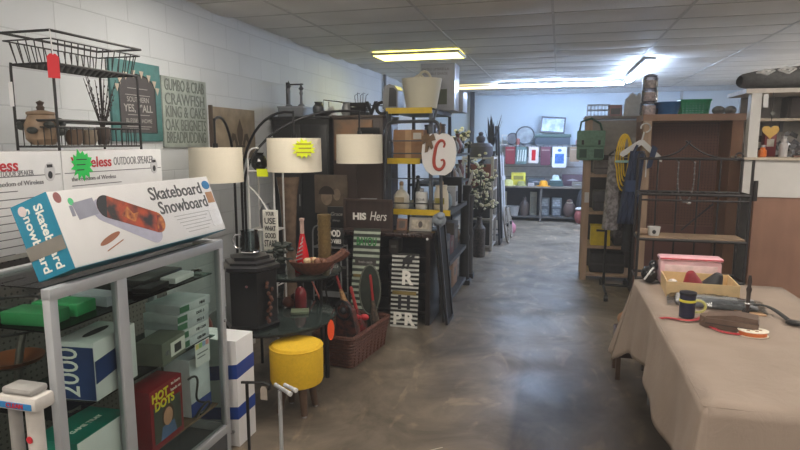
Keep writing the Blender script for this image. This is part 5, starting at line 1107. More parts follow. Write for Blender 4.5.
t = thing('white_lantern', 'white shelf lantern at the far left of the back display', 'lantern', (-1.15,12.75,ZG)); MB().bb((-1.21,12.7,ZG),(-1.09,12.82,ZG+.02)).bb((-1.21,12.7,ZG+.2),(-1.09,12.82,ZG+.22)).build('plates', whitepaint, t); m = MB()
for x in (-1.205,-1.095):
    for y in (12.705,12.815): m.cyl((x,y,ZG+.02),(x,y,ZG+.2),.006)
m.build('bars', whitepaint, t)
vase('pink_candle','reddish jar between the plates on the back display','jar',(-.86,12.68,ZG),[(.035,0),(.04,.02),(.04,.12),(.02,.14)],M('jar_red', (150,90,86), .5))
vase('pink_jar','pink jar right of the dark green chest on the back display','jar',(.36,12.75,ZG),[(.04,0),(.05,.02),(.045,.1),(.025,.12)],M('jar_pink', (190,150,156), .5))
# on the table
ZB = .736
def hat(label, c, r_, h_, mat):
    t = thing('hat', label, 'hat', c); MB().lathe([(r_*1.0,0),(r_*1.0,.012),(r_*.62,.02)], c, 22, sx=1, sy=.8).build('brim', mat, t); MB().lathe([(r_*.62,.02),(r_*.6,h_*.6),(r_*.45,h_*.95),(.02,h_)], c, 22, sx=1, sy=.8).build('crown', mat, t); return t
hat('pale yellow hat stack at the left end of the back table', (-1.02,12.47,ZB), .16, .13, M('hat_pale', (206,202,140), .75))
hat('greenish straw hat beside the pale yellow hat on the back table', (-.76,12.47,ZB), .13, .1, M('hat_straw', (160,160,110), .75, noise=.3))
hat('bright orange yellow hat in the middle of the back table', (-.30,12.47,ZB), .14, .12, M('hat_orange', (240,170,40), .75))
hat('white cap on the teal pile at the back table', (-.06,12.6,ZB+.12), .12, .11, M('hat_white', (206,226,232), .75))
t = thing('folded_shirts', 'dark teal folded pile under the white cap on the back table', 'clothes', (-.06,12.58,ZB)); m = MB()
for j in range(3): m.bb((-.2+.01*j,12.45,ZB+.04*j),(.1-.01*j,12.75,ZB+.038+.04*j),.012)
m.build('cloth', M('teal_cloth', (70,96,100), .85), t)
t = thing('yellow_gift_bag', 'bright yellow pack behind the hats on the back table', 'pack', (-.83,12.65,ZB)); MB().bb((-.98,12.62,ZB),(-.68,12.7,ZB+.27),.01).build('body', M('pack_yellow', (226,216,84), .6), t); MB().prism(rect(-.1,.12,.1,.2), .002, FC((-.83,12.62,ZB))).build('print', M('olive_print', (150,140,70), .6), t)
for k, (x, w_, h_, col, lab) in enumerate(((-.45,.34,.15,(74,84,92),'flat dark case behind the orange hat on the back table'),(.28,.42,.24,(86,66,78),'plum coloured printed box at the right of the back table'),(.38,.22,.1,(120,118,110),'grey folded cloth at the right front of the back table'),(-.55,.12,.06,(190,186,190),'small white folded item between the hats on the back table'))):
    carton('table_box', lab, 'box', (x,12.72 if k < 2 else 12.46,ZB), (w_,.18,h_), M('tbox%d' % k, col, .6), parts=(pr('print', M('print_pale', (170,170,180), .6), lambda m, w_=w_, h_=h_: m.prism([(-w_*.3,h_*.5),(0,h_*.65),(w_*.3,h_*.5),(0,h_*.45)], .002, FC((0,-.09,0)))),))
# under the table
for k, (x, z, w_, h_, col, lab) in enumerate(((-.27,.101,.2,.18,(90,98,104),'grey framed tile, lower left of four under the back table'),(-.02,.101,.2,.18,(84,90,96),'grey framed tile, lower right of four under the back table'),(-.27,.285,.2,.2,(104,112,118),'grey framed tile, upper left of four under the back table'),(-.02,.285,.2,.2,(128,140,150),'pale grey framed tile, upper right of four under the back table'))):
    carton('framed_tile', lab, 'frame', (x,12.6,z), (w_,.12,h_), M('tile%d' % k, col, .5), group='framed tiles under the back table', parts=(pr('picture', M('tile_pic%d' % k, [min(255,c+50) for c in col], .4, noise=.5, nscale=20), lambda m, w_=w_, h_=h_: m.prism(rect(-w_*.36,h_*.15,w_*.36,h_*.85), .002, FC((0,-.06,0)))),))
t = thing('white_bucket', 'white round bucket under the left end of the back table', 'bucket', (-.93,12.45,.101)); MB().lathe([(.12,0),(.15,.18),(.155,.2),(.145,.2),(.11,.01)], (-.93,12.5,.101), 22).build('body', M('bucket', (170,172,172), .5), t); MB().tube([(-1.08,12.5,.28)]+arc((-.93,12.5,.28),.15,180,360,10,'xz'),.006,5).build('handle', steel, t)
for k, (x, lab) in enumerate(((-1.13,'pale upright panel at the left end under the back table'),(-.5,'pale upright panel left of the framed tiles under the back table'))):
    t = thing('display_board', lab, 'board', (x,12.6,.101)); MB().bb((x-.07,12.6,.101),(x+.07,12.63,.6),.003).build('board', M('panel_pale', (180,178,160), .6), t); MB().bb((x-.05,12.595,.15),(x+.05,12.6,.5),.001).build('inset', M('panel_in', (150,148,134), .6), t)
bottle('dark brown jug under the back table beside the white bucket', (-.68,12.52,.101), [(.08,0),(.11,.1),(.1,.24),(.04,.32),(.04,.38)], M('jug_brown', (70,58,54), .4), blackpaint, None, 'jug', 'jug')
t = thing('brown_sack', 'brown sack under the right end of the back table', 'sack', (.27,12.45,.101)); MB().ball((.24,12.5,.26),(.13,.11,.16),n=14).ball((.24,12.5,.42),(.06,.05,.06)).build('body', M('sack', (96,76,70), .85, bump=.5), t); MB().tube(arc((.24,12.5,.4),.055,0,360,14)[:-1],.01,5,True).build('tie', cream, t)
t = thing('red_shoe_bag', 'red and white bag on the floor at the right of the back table', 'bag', (.42,12.28,0)); MB().ball((.43,12.22,.16),(.1,.09,.16),n=14).build('body', M('bag_rw', (150,80,78), .6), t); MB().ball((.43,12.2,.31),(.09,.07,.035)).build('flap', white, t)
t = thing('black_jacket', 'black jacket hung over the right end of the back table', 'jacket', (.52,12.27,.22)); MB().lathe([(.14,0),(.16,.1),(.13,.4),(.06,.5)], (.52,12.27,.22), 16, sx=1, sy=.5).build('cloth', M('coat', (38,38,42)), t); MB().tube([(.52,12.27,.7),(.52,12.3,.745),(.52,12.4,.742)],.006,5).build('hook', steel, t)

# ================================================================== RIGHT: open wooden shelf unit
postwood = M('post_wood', (172,146,124), .65, nscale=4, stretch=(8,8,1), noise=.15)
t = thing('wooden_shelf_unit', 'open pale wooden shelf unit at the right of the aisle', 'shelf', (.6,7.5,0))
for x, y in ((.29,7.2),(.29,7.66),(.93,7.66),(.93,7.2)): MB().bb((x,y,0),(x+.07,y+.04,1.92)).build('post', postwood, t)
for z in (1.27,.83,.42,.08): MB().bb((.36,7.2,z-.03),(.93,7.7,z)).build('shelf_board', postwood, t)
MB().bb((.36,7.215,1.50),(.93,7.235,1.9)).build('header', M('header_grey', (150,146,140), .6), t)
MB().bb((.27,7.18,1.92),(1.02,7.72,1.945)).build('top_board', M('header_grey', (150,146,140)), t)
MB().bb((.31,7.67,.08),(.98,7.69,1.9)).build('back_panel', M('shelf_back', (70,66,66), .7), t)
MB().box((.33,7.19,1.0),(.05,.02,.12)).build('bracket', whitepaint, t)
t = thing('yellow_crate', 'yellow plastic crate on the lower shelf of the pale wooden unit', 'crate', (.52,7.36,.421)); cy = M('crate_yellow', (214,190,30), .5)
MB().bb((.40,7.24,.421),(.62,7.48,.44)).bb((.40,7.24,.44),(.62,7.255,.64)).bb((.40,7.465,.44),(.62,7.48,.64)).bb((.40,7.255,.44),(.415,7.465,.64)).bb((.605,7.255,.44),(.62,7.465,.64)).build('walls', cy, t); MB().prism(rect(-.05,.17,.05,.195), .003, FC((.51,7.24,.421))).build('hand_slot', ink, t); MB().bb((.395,7.235,.635),(.625,7.485,.65)).build('rim', cy, t)
for k, (x, z, w_, h_, col, lab) in enumerate(((.5,1.271,.2,.16,(110,104,104),'grey bundle on the top shelf of the pale wooden unit'),(.76,1.271,.22,.2,(150,138,128),'beige bundle on the top shelf of the pale wooden unit at the right'),(.5,.831,.18,.24,(74,74,82),'dark slate box on the middle shelf of the pale wooden unit'),(.74,.831,.2,.3,(96,90,90),'grey box on the middle shelf of the pale wooden unit at the right'),(.76,.421,.2,.3,(60,56,58),'dark box beside the yellow crate on the pale wooden unit'),(.6,.081,.4,.24,(44,42,46),'black case on the bottom of the pale wooden unit'))):
    carton('shelf_bundle', lab, 'bundle', (x,7.42,z), (w_,.3,h_), M('sb%d' % k, col, .7, noise=.3), bev=.02, parts=(pr('band', M('band_dk', (60,58,60), .6), lambda m, w_=w_, h_=h_: m.prism(rect(-w_/2,h_*.4,w_/2,h_*.5), .003, FC((0,-.15,0)))),))
vase('steel_cup','pale round tin between the boxes on the middle shelf of the wooden unit','tin',(.62,7.27,.831),[(.035,0),(.04,.02),(.04,.08),(.03,.09)],M('galv', (170,172,174)))
t = thing('green_bag', 'green canvas bag hanging on the front post of the pale wooden unit', 'bag', (.34,7.1,1.42)); gm = M('green_canvas', (112,150,130), .75, noise=.2, nscale=40)
MB().bb((.19,7.04,1.44),(.49,7.15,1.72),.03).build('body', gm, t); MB().bb((.185,7.02,1.6),(.495,7.05,1.78),.012).build('flap', gm, t); MB().tube([(.21,7.1,1.74),(.23,7.14,1.88),(.34,7.17,1.92),(.44,7.14,1.86),(.47,7.1,1.74)],.012,6).build('strap', M('green_dk', (60,90,78), .75), t); MB().prism(rect(.02,.03,.1,.13), .003, FC((.20,7.04,1.44))).prism(rect(.18,.03,.28,.13), .003, FC((.2,7.04,1.44))).build('pocket', M('green_dk', (60,90,78)), t)
for x in (.24,.42): MB().bb((x,7.014,1.62),(x+.025,7.02,1.67)).build('buckle', ink, t)
# on top of the wooden unit
ZU = 1.946
t = thing('wire_tray', 'small grey wire tray on top of the pale wooden unit', 'tray', (.42,7.35,ZU)); m = MB()
for z in (.0,.07,.13): m.tube([(.30,7.25,ZU+z+.004),(.54,7.25,ZU+z+.004),(.54,7.45,ZU+z+.004),(.30,7.45,ZU+z+.004)],.005,5,True)
for k in range(7): m.cyl((.30+.04*k,7.25,ZU),(.30+.04*k,7.25,ZU+.134),.003,n=5).cyl((.30+.04*k,7.45,ZU),(.30+.04*k,7.45,ZU+.134),.003,n=5)
m.build('wires', M('wire_silver', (150,152,154)), t)
carton('pink_box', 'small pinkish box behind the wire tray on the wooden unit', 'box', (.62,7.5,ZU), (.15,.16,.14), M('pinkish', (170,136,140), .6), parts=(pr('print', greyink, lambda m: m.prism(rect(-.05,.03,.05,.1), .001, FC((0,-.08,0)))),))
t = thing('paper_bag', 'grey white paper bag with pointed top on the wooden unit', 'bag', (.78,7.4,ZU)); MB().prism([(-.09,0),(.09,0),(.1,.2),(.07,.27),(.03,.22),(0,.28),(-.04,.23),(-.08,.2)], .12, FC((.8,7.46,ZU))).build('body', M('bag_white', (180,184,188), .6), t); MB().tube(arc((.8,7.4,ZU+.22),.04,0,180,8,'xz'),.004,5).build('handle', cream, t)
# ---------------- brown pegboard display
t = thing('brown_pegboard_display', 'large brown wooden pegboard display with a framed recess', 'display', (1.25,6.6,0))
bw = M('display_wood', (140,108,88), .6, nscale=4, stretch=(1,1,1), noise=.2)
MB().bb((.81,6.36,0),(.885,6.44,1.86)).build('post', M('post_wood', (172,146,124)), t, label='pale wooden left post')
MB().bb((1.62,6.4,0),(1.72,6.9,1.88)).build('post', M('display_post', (120,84,60), .6, nscale=4, noise=.2), t)
MB().bb((.80,6.38,1.86),(1.73,6.92,1.925)).build('top_beam', bw, t)
MB().bb((.885,6.86,0),(1.62,6.88,1.86)).build('pegboard_panel', pegmat('brown_pegboard', (118,82,70), (50,32,28)), t)
MB().bb((.80,6.5,.0),(.84,6.88,1.86)).build('side_panel', M('display_side', (110,78,66), .6), t)
MB().bb((.885,6.84,.0),(1.62,6.86,.75)).build('lower_panel', M('lower_red', (112,74,66), .6, noise=.15, nscale=3), t)
ZP = 1.926
t = thing('jar_tower', 'tall tower of stacked clear jars on the brown display', 'jars', (.86,6.6,ZP)); gj = glassy('tower_plastic', (240,238,240), .4, .2)
for k, (r_, z0_, h_) in enumerate(((.09,0,.14),(.08,.141,.13),(.075,.272,.12))): MB().lathe([(r_*.9,z0_),(r_,z0_+.01),(r_,z0_+h_-.02),(r_*.8,z0_+h_)], (.88,6.62,ZP), 20).build('jar', gj, t); MB().lathe([(r_*.7,z0_+.004),(r_*.75,z0_+h_*.7),(.02,z0_+h_*.75)], (.88,6.62,ZP), 14).build('filling', M('jar_fill', (206,186,184), .7, noise=.5, nscale=40), t)
MB().lathe([(.06,.392),(.07,.40),(.03,.42)], (.88,6.62,ZP), 16).build('lid', chrome, t)
t = thing('blue_basin', 'blue plastic basin on top of the brown display', 'basin', (1.01,6.7,ZP)); MB().lathe([(.09,0),(.1,.005),(.135,.13),(.14,.135),(.13,.13),(.09,.012)], (1.07,6.7,ZP), 26).build('basin', M('basin_blue', (40,100,158), .4), t)
t = thing('green_basket', 'bright green plastic basket on top of the brown display', 'basket', (1.32,6.7,ZP)); gb = M('basket_green', (22,150,96), .4)
m = MB()
for k in range(6): m.tube([(1.32+sx*(.12+.003*k),6.7+sy*(.09+.002*k),ZP+.01+.024*k) for sx, sy in ((1,1),(-1,1),(-1,-1),(1,-1))],.006,5,True)
for k in range(9): m.cyl((1.2+.03*k,6.61,ZP),(1.19+.032*k,6.6,ZP+.14),.006,n=5).cyl((1.2+.03*k,6.79,ZP),(1.19+.032*k,6.8,ZP+.14),.006,n=5)
for k in range(6): m.cyl((1.2,6.61+.036*k,ZP),(1.185,6.6+.04*k,ZP+.14),.006,n=5).cyl((1.44,6.61+.036*k,ZP),(1.455,6.6+.04*k,ZP+.14),.006,n=5)
m.build('lattice', gb, t); MB().tube([(1.18,6.595,ZP+.145),(1.46,6.595,ZP+.145),(1.46,6.805,ZP+.145),(1.18,6.805,ZP+.145)],.012,6,True).build('rim', gb, t); MB().bb((1.2,6.61,ZP),(1.44,6.79,ZP+.008)).build('bottom', gb, t)
for k, (x, r_, lab) in enumerate(((1.555,.06,'grey stone lump left of the other one on the brown display'),(1.665,.055,'grey stone lump at the right end of the brown display'))):
    o = MB().ball((x,6.7,ZP+.045),(r_,.09,.045),n=14).build('stone', M('stone', (140,140,138), .8, noise=.25, bump=.6)); tag(o, lab, 'stone')
# hanging things on the left post
t = thing('clothes_hanger', 'white plastic clothes hanger hooked on the left post of the brown display', 'hanger', (.84,6.32,1.45))
hk = (.80,6.31); m = MB()
m.tube(arc((hk[0]+.02,hk[1],1.79),.045,-80,190,10,'xz'),.008,6).tube([(hk[0]+.01,hk[1],1.75),(hk[0]-.01,hk[1],1.66)],.009,6); m.build('hook', whitepaint, t)
MB().prism([(-.19,-.1),(-.2,-.13),(-.17,-.15),(0,-.03),(.17,-.19),(.2,-.2),(.2,-.15),(.02,.02),(-.02,.02)], .015, FC((.79,6.32,1.65))).build('shoulder_bar', whitepaint, t)
t = thing('denim_apron', 'faded blue denim dress hanging from the white hanger', 'dress', (.72,6.3,.8)); dn = M('denim', (44,56,84), .85, noise=.25, nscale=14)
rows = []
for k in range(11):
    u = k/10; z = 1.56-.74*u; c0 = .755-.075*u; w_ = .062+.022*u
    rows.append([(c0-w_+2*w_*j/10, 6.29+.015*math.sin(j*2.2+u*3), z) for j in range(11)])
MB().grid(rows).build('skirt', dn, t, solid=.02)
MB().tube([(.72,6.285,1.55),(.75,6.285,1.62)],.014,6).build('strap', dn, t); MB().prism([(0,0),(.05,.02),(.10,.21),(.05,.24)], .012, FC((.84,6.29,1.38))).build('strap', dn, t)
MB().bb((.66,6.262,1.15),(.76,6.27,1.27)).build('pocket', M('denim_dk', (46,62,96), .85), t); MB().bb((.835,6.268,1.3),(.845,6.274,1.5)).build('trim', whitepaint, t)
t = thing('yellow_rope', 'coil of yellow rope hanging beside the blue denim dress', 'rope', (.67,6.42,1.2)); m = MB(); ry = M('rope_yellow', (216,180,46), .7)
for k in range(4): m.tube([(.66-.006*k+(.03+.017*k)*math.cos(a)*(1 if math.sin(a) > 0 else .8), 6.40+.006*k, 1.5-.02*k+(.2+.03*k)*math.sin(a)) for a in [2*PI*j/24 for j in range(24)]],.009,6,True)
m.build('coils', ry, t); MB().tube([(.66+.09*math.cos(a), 6.41+.035*math.sin(a), 1.45) for a in [2*PI*j/14 for j in range(14)]],.014,6,True).build('binding', M('rope_tie', (150,190,190), .6), t)
# garment rack on castors with dark patterned garments
t = thing('garment_rack', 'low black garment rack on castors beside the pale wooden unit', 'rack', (.62,6.45,0)); m = MB()
m.tube([(.52,6.62,.09),(.52,6.62,1.52),(.6,6.62,1.58),(.74,6.62,1.58),(.78,6.62,1.52),(.78,6.62,.09)],.014,8).tube([(.52,6.25,.08),(.52,6.98,.08)],.014,8).tube([(.78,6.5,.08),(.78,6.98,.08)],.014,8).tube([(.52,6.62,.09),(.78,6.62,.09)],.014,8); m.build('frame', black, t)
for x, y in ((.52,6.25),(.52,6.98),(.78,6.98)): MB().cyl((x-.02,y,.034),(x+.02,y,.034),.034,n=14).bb((x-.012,y-.01,.034),(x+.012,y+.01,.08)).build('castor', blackpaint, t)
for k, (x, y, z0_, z1_, sx, mat, lab) in enumerate(((.56,6.56,.72,1.5,.07,M('floral_grey', (96,92,96), .85, nscale=24, rgb2=(150,146,150)),'grey floral dress hanging on the garment rack'),(.66,6.7,.62,1.48,.07,M('floral_dark', (44,40,46), .85, nscale=24, rgb2=(104,98,104)),'dark floral dress behind the grey one on the garment rack'),(.73,6.55,.5,1.3,.04,M('coat', (38,38,42)),'black coat at the right end of the garment rack'))):
    t = thing('hanging_dress', lab, 'dress', (x,y,z0_)); rows = []
    for i in range(9):
        u = i/8; rows.append([(x+(sx*(.7+.5*(1-u)))*math.cos(a)*(1+.12*math.sin(5*a)), y+.16*(.6+.5*(1-u))*math.sin(a)*.5, z0_+(z1_-z0_)*u) for a in [2*PI*j/22 for j in range(22)]])
    MB().grid(rows, closed=True).build('cloth', mat, t); MB().tube([(x,y,z1_-.02),(x,y,z1_+.06)],.005,5).build('hook', chrome, t)
# ---------------- black metal baker rack
t = thing('black_metal_rack', 'black wrought iron rack with one wooden shelf in front of the brown display', 'rack', (1.15,5.6,0))
iron = M('wrought_iron', (34,28,30), .5); KX0, KX1, KY0, KY1 = .70, 1.56, 5.45, 5.75
for x in (KX0,KX1):
    for y in (KY0,KY1): MB().tube([(x,y,0),(x,y,1.5 if y == KY1 or x == KX1 else 1.2)],.012,8).build('upright', iron, t)
for z in (1.2,): 
    m = MB().tube([(KX0,KY0,z),(KX1,KY0,z),(KX1,KY1,z),(KX0,KY1,z)],.014,6,True).tube([(KX0,KY0,z-.05),(KX1,KY0,z-.05)],.009,6)
    for k in range(1,9): m.cyl((KX0+(KX1-KX0)*k/9,KY0,z),(KX0+(KX1-KX0)*k/9,KY1,z),.006,n=6)
    m.build('wire_shelf', iron, t)
for z in (.8,.45): MB().tube([(KX0,KY0,z),(KX1,KY0,z),(KX1,KY1,z),(KX0,KY1,z)],.014,6,True).build('shelf_frame', iron, t)
for a, b in ((KX0+.01,1.1),(1.105,KX1-.01)): MB().bb((a,KY0+.01,.802),(b,KY1-.01,.822)).build('wooden_slab', M('slab', (156,132,110), .6, nscale=5, noise=.2), t, label='pale brown wooden shelf slab')
m = MB()
for k in range(1,5): m.cyl((KX0+(KX1-KX0)*k/5,KY1,.45),(KX0+(KX1-KX0)*k/5,KY1,1.5),.008,n=6)
m.cyl((KX0,KY1,1.5),(KX1,KY1,1.5),.012).cyl((1.1,KY1,.85),(1.35,KY1,1.1),.007,n=6).build('back_bars', iron, t)
m = MB(); m.tube(bez([(KX0+.1,KY1,1.5),(1.0,KY1,1.52),(1.05,KY1,1.56),(1.13,KY1,1.66)],8),.008,6).tube(bez([(KX1-.1,KY1,1.5),(1.26,KY1,1.52),(1.21,KY1,1.56),(1.09,KY1,1.66)],8),.008,6)
for s_, x in ((1,KX1),(-1,KX0)): m.tube([(x,KY1,1.5)]+[(x-s_*(.03-.03*math.cos(a)), KY1, 1.52+.035*math.sin(a)) for a in [PI*j/8 for j in range(0,11)]],.008,6)
m.build('scroll_crest', iron, t)
MB().tube([(KX1+.03,KY0,1.16),(KX1+.03,KY0,1.33)],.018,8).build('side_finial', iron, t)
t = thing('chain_necklaces', 'hanging silver chain loop in the middle of the black metal rack', 'chain', (1.1,5.43,1.05)); m = MB()
pts = [(1.02,5.62,1.47)]+[tuple(v) for v in bez([(1.02,5.62,1.42),(1.0,5.6,1.02),(1.17,5.6,1.02),(1.15,5.62,1.42)],22)]+[(1.15,5.62,1.47)]
for p in pts: m.ball(p,.009,n=6)
m.tube(pts,.004,5); m.build('chain', M('chain_silver', (130,126,128), .35, .7), t); MB().ball((1.12,5.6,1.12),.02).build('pendant', chrome, t); MB().tube([(1.02,5.62,1.47),(1.02,5.75,1.49)],.004,5).tube([(1.15,5.62,1.47),(1.15,5.75,1.49)],.004,5).build('hook', iron, t)
t = thing('white_cup', 'white cup with a dark badge on the wooden shelf of the black rack', 'cup', (.84,5.55,.822)); MB().lathe([(.04,0),(.045,.005),(.055,.08),(.051,.08),(.04,.012)], (.84,5.55,.822), 24).build('cup', whitepaint, t); MB().prism(oval(.016,.018), .003, FC((.835,5.5,.86))).build('badge', ink, t)
tag(MB().cyl((.72,5.58,.852),(.79,5.58,.852),.03,n=16).build('wooden_roll', M('post_wood', (172,146,124))), 'short wooden roll beside the white cup on the black rack', 'roll')
# ================================================================== right booth with white counter
WY = 6.05
ply = M('plywood_brown', (150,112,94), .6, noise=.18, nscale=2.5, stretch=(3,1,1))
struct(MB().bb((1.76,WY,0),(5.2,WY+.06,1.145)).build('wall_partition', ply, None, (1.76,WY,0)))
struct(MB().bb((1.64,WY-.012,1.146),(5.2,WY+.05,1.485)).build('trim_6', M('counter_white', (218,216,214), .5, noise=.03), None, (1.64,WY,1.146)))
struct(MB().bb((1.63,WY-.04,1.486),(5.2,WY+.62,1.51)).build('trim_7', M('counter_top', (196,184,168), .5), None, (1.63,WY,1.486)))
struct(MB().bb((1.67,WY,1.511),(1.755,WY+.1,2.09)).build('trim_8', M('counter_white', (218,216,214)), None, (1.64,WY,1.511)))
struct(MB().bb((1.62,WY-.01,2.09),(5.2,WY+.62,2.13)).build('trim_9', M('lintel', (206,198,190), .6), None, (1.62,WY,2.09)))
struct(MB().bb((1.74,WY+.6,0),(5.2,WY+.64,2.09)).build('wall_booth', M('booth_back', (150,146,142), .6), None, (1.74,WY+.6,0)))
t = thing('booth_shelf', 'white shelf board inside the booth above the glittery wraps', 'shelf', (2.6,WY+.45,1.85)); MB().bb((1.75,WY+.32,1.85),(4.5,WY+.595,1.875)).build('board', M('booth_board', (196,182,164), .5), t); MB().bb((2.1,WY+.58,1.75),(2.13,WY+.598,1.85)).build('bracket', steel, t)
t = thing('dark_cabinet_panel', 'dark brown cupboard above the booth shelf', 'cupboard', (2.45,WY+.5,1.876)); MB().bb((2.1,WY+.4,1.876),(2.9,WY+.595,2.08),.004).build('body', M('cup_dk', (56,46,44), .5), t); MB().bb((2.12,WY+.392,1.89),(2.48,WY+.4,2.07)).build('door', M('cup_dk2', (72,60,56), .5), t); MB().ball((2.45,WY+.388,1.98),.012).build('knob', chrome, t)
t = thing('grey_jacket', 'dark grey garment hanging at the right edge inside the booth', 'garment', (2.3,WY+.2,1.6)); MB().lathe([(.12,0),(.13,.1),(.1,.35),(.05,.45)], (2.42,WY+.22,1.6), 16, sx=1, sy=.5).build('cloth', M('jacket_grey', (66,66,70), .85), t); MB().tube([(2.42,WY+.22,2.04),(2.42,WY+.22,2.09)],.006,5).build('hook', steel, t)
t = thing('textile_roll', 'thick grey patterned textile roll with white diamonds on top of the booth', 'textile', (2.3,WY+.1,2.13))
tm, nt, b_, tc = node_mat('diamond_textile'); L = nt.links.new
n_ = add(nt, 'ShaderNodeTexNoise'); n_.inputs['Scale'].default_value = 30; L(tc.outputs['Object'], n_.inputs['Vector']); r_ = add(nt, 'ShaderNodeValToRGB'); r_.color_ramp.elements[0].color = (*lin((72,72,74)),1); r_.color_ramp.elements[1].color = (*lin((116,116,116)),1); L(n_.outputs['Fac'], r_.inputs['Fac']); L(r_.outputs[0], b_.inputs['Base Color']); b_.inputs['Roughness'].default_value = .9
def roll_pt(x, a, e=0):
    sc = 1 if x > 1.75 else (.55+.45*math.sqrt(max(0,(x-1.6)/.15)))
    return (x, WY+.16+(.20*sc+e)*math.cos(a)*(1+.03*math.sin(9*x)), 2.131+.085+(.085*sc+e)*math.sin(a)+(0.05*min(1,max(0,(x-1.7)/.5)))*max(0,math.sin(a)))
rows = [[roll_pt(x, 2*PI*j/24) for j in range(24)] for x in [1.6,1.62,1.66,1.72,1.8]+[1.9+.15*k for k in range(14)]]
MB().grid(rows, closed=True).build('roll', tm, t)
m = MB()
for k in range(7):
    x = 1.70+.17*k
    for (a, b) in (((0,.0),(.07,.5)),((.07,.5),(.14,0)),((0,.0),(.07,-.5)),((.07,-.5),(.14,0)),((.035,0),(.07,.25)),((.07,.25),(.105,0)),((.035,0),(.07,-.25)),((.07,-.25),(.105,0))):
        ac = PI+.0-.75
        m.tube([roll_pt(x+a[0]+(b[0]-a[0])*u, ac-a[1]*.8-(b[1]-a[1])*.8*u, .004) for u in (0,.5,1)],.009,5)
m.build('diamonds', M('diamond_white', (226,226,226), .9), t)
t = thing('wooden_heart', 'yellow wooden heart tag hanging in the booth opening', 'heart', (1.82,WY-.02,1.72)); hp = []
for j in range(30):
    a = 2*PI*j/30; hp.append((  .0043*16*math.sin(a)**3, .0043*(13*math.cos(a)-5*math.cos(2*a)-2*math.cos(3*a)-math.cos(4*a))))
MB().prism(hp, .014, FC((1.84,WY-.01,1.745))).build('heart', M('heart_yellow', (206,166,84), .5), t); MB().tube([(1.84,WY-.017,1.84),(1.845,WY-.012,1.92),(1.84,WY-.005,2.09)],.004,5).build('cord', M('twig', (50,44,44)), t)
MB().prism(oval(.018,.018), .012, FC((1.845,WY-.012,1.905))).build('knot', M('knot_grey', (110,110,106), .7), t)
tag(MB().prism([(-.02,-.06),(.02,-.06),(.02,.06),(-.02,.06)], .004, FC((1.785,WY-.005,2.02))).build('price_tag', white), 'white price tag on the booth lintel above the heart', 'tag')
for k, (x, y, d, col, lab) in enumerate(((1.84,.15,(.07,.07,.09),(230,120,40),'orange small jar on the booth counter under the heart'),(1.93,.3,(.1,.1,.24),(120,40,44),'dark red box behind the heart on the booth counter'),(2.0,.12,(.07,.07,.17),(190,186,188),'pale bottle on the booth counter'),(1.86,.42,(.1,.1,.2),(70,62,60),'brown box at the back left of the booth counter'))):
    t = thing('counter_item', lab, lab.split()[2] if k in (0,) else ('box','bottle','box')[k-1], (x,WY+y,1.511)); m_ = M('citem%d' % k, col, .4)
    if k in (0,2): MB().lathe([(d[0]*.45,0),(d[0]*.5,.01),(d[0]*.5,d[2]*.7),(d[0]*.3,d[2]*.8),(d[0]*.3,d[2])], (x,WY+y,1.511), 16).build('body', m_, t); MB().lathe([(d[0]*.32,d[2]),(d[0]*.32,d[2]+.02),(.01,d[2]+.022)], (x,WY+y,1.511), 14).build('lid', chrome, t)
    else: MB().bb((x-d[0]/2,WY+y-d[1]/2,1.511),(x+d[0]/2,WY+y+d[1]/2,1.511+d[2]),.003).build('body', m_, t); MB().prism(rect(-.03,d[2]*.4,.03,d[2]*.7), .001, FC((x,WY+y-d[1]/2,1.511))).build('label', M('label_pale', (190,186,176)), t)
t = thing('glitter_wraps', 'heap of silvery crinkled wraps on the booth counter', 'wraps', (2.15,WY+.25,1.511)); m = MB(); q = random.Random(11)
for k in range(60):
    c_ = (2.15+q.uniform(-.16,.2), WY+.25+q.uniform(-.1,.12), 1.54+q.uniform(0,.19)*(1-abs(k % 7-3)/6)); s_ = q.uniform(.02,.045)
    m.prism([(-s_,-s_*.6),(s_*.4,-s_),(s_,.3*s_),(-.2*s_,s_)], .004, Matrix.Translation(c_) @ Euler((q.uniform(0,6),q.uniform(0,6),q.uniform(0,6))).to_matrix().to_4x4())
m.bb((2.0,WY+.17,1.511),(2.32,WY+.35,1.53)); m.build('foil', M('foil', (170,172,180), .25, .7, noise=.5, nscale=30), t)
t = thing('brown_stapler', 'low brown and black gadget at the booth counter edge', 'gadget', (2.12,WY+.02,1.511)); MB().bb((2.05,WY,1.511),(2.2,WY+.05,1.53),.006).build('base', M('gad', (110,80,70), .5), t); MB().bb((2.08,WY+.005,1.531),(2.17,WY+.045,1.55),.006).build('top', blackpaint, t)

# ================================================================== TABLE with tan cloth
TX0, TX1, TY0, TY1, TZ = .51, 1.37, 2.09, 4.03, .745
t = thing('folding_table', 'folding table hidden under the tan cloth at the lower right', 'table', ((TX0+TX1)/2,(TY0+TY1)/2,0))
MB().bb((TX0+.02,TY0+.02,TZ-.04),(TX1-.02,TY1-.02,TZ-.004),.005).build('tabletop', M('table_white', (190,186,180), .6), t)
for x in (TX0+.1,TX1-.1):
    for y in (TY0+.25,TY1-.25): MB().cyl((x,y,0),(x,y,TZ-.041),.016).build('leg', steel, t)
cm, nt, b_, tc = node_mat('tan_cloth'); L = nt.links.new
n_ = add(nt, 'ShaderNodeTexNoise'); n_.inputs['Scale'].default_value = 5; n_.inputs['Detail'].default_value = 8; L(tc.outputs['Object'], n_.inputs['Vector'])
r_ = add(nt, 'ShaderNodeValToRGB'); r_.color_ramp.elements[0].color = (*lin((132,117,106)),1); r_.color_ramp.elements[1].color = (*lin((158,142,130)),1); L(n_.outputs['Fac'], r_.inputs['Fac']); L(r_.outputs[0], b_.inputs['Base Color']); b_.inputs['Roughness'].default_value = .7
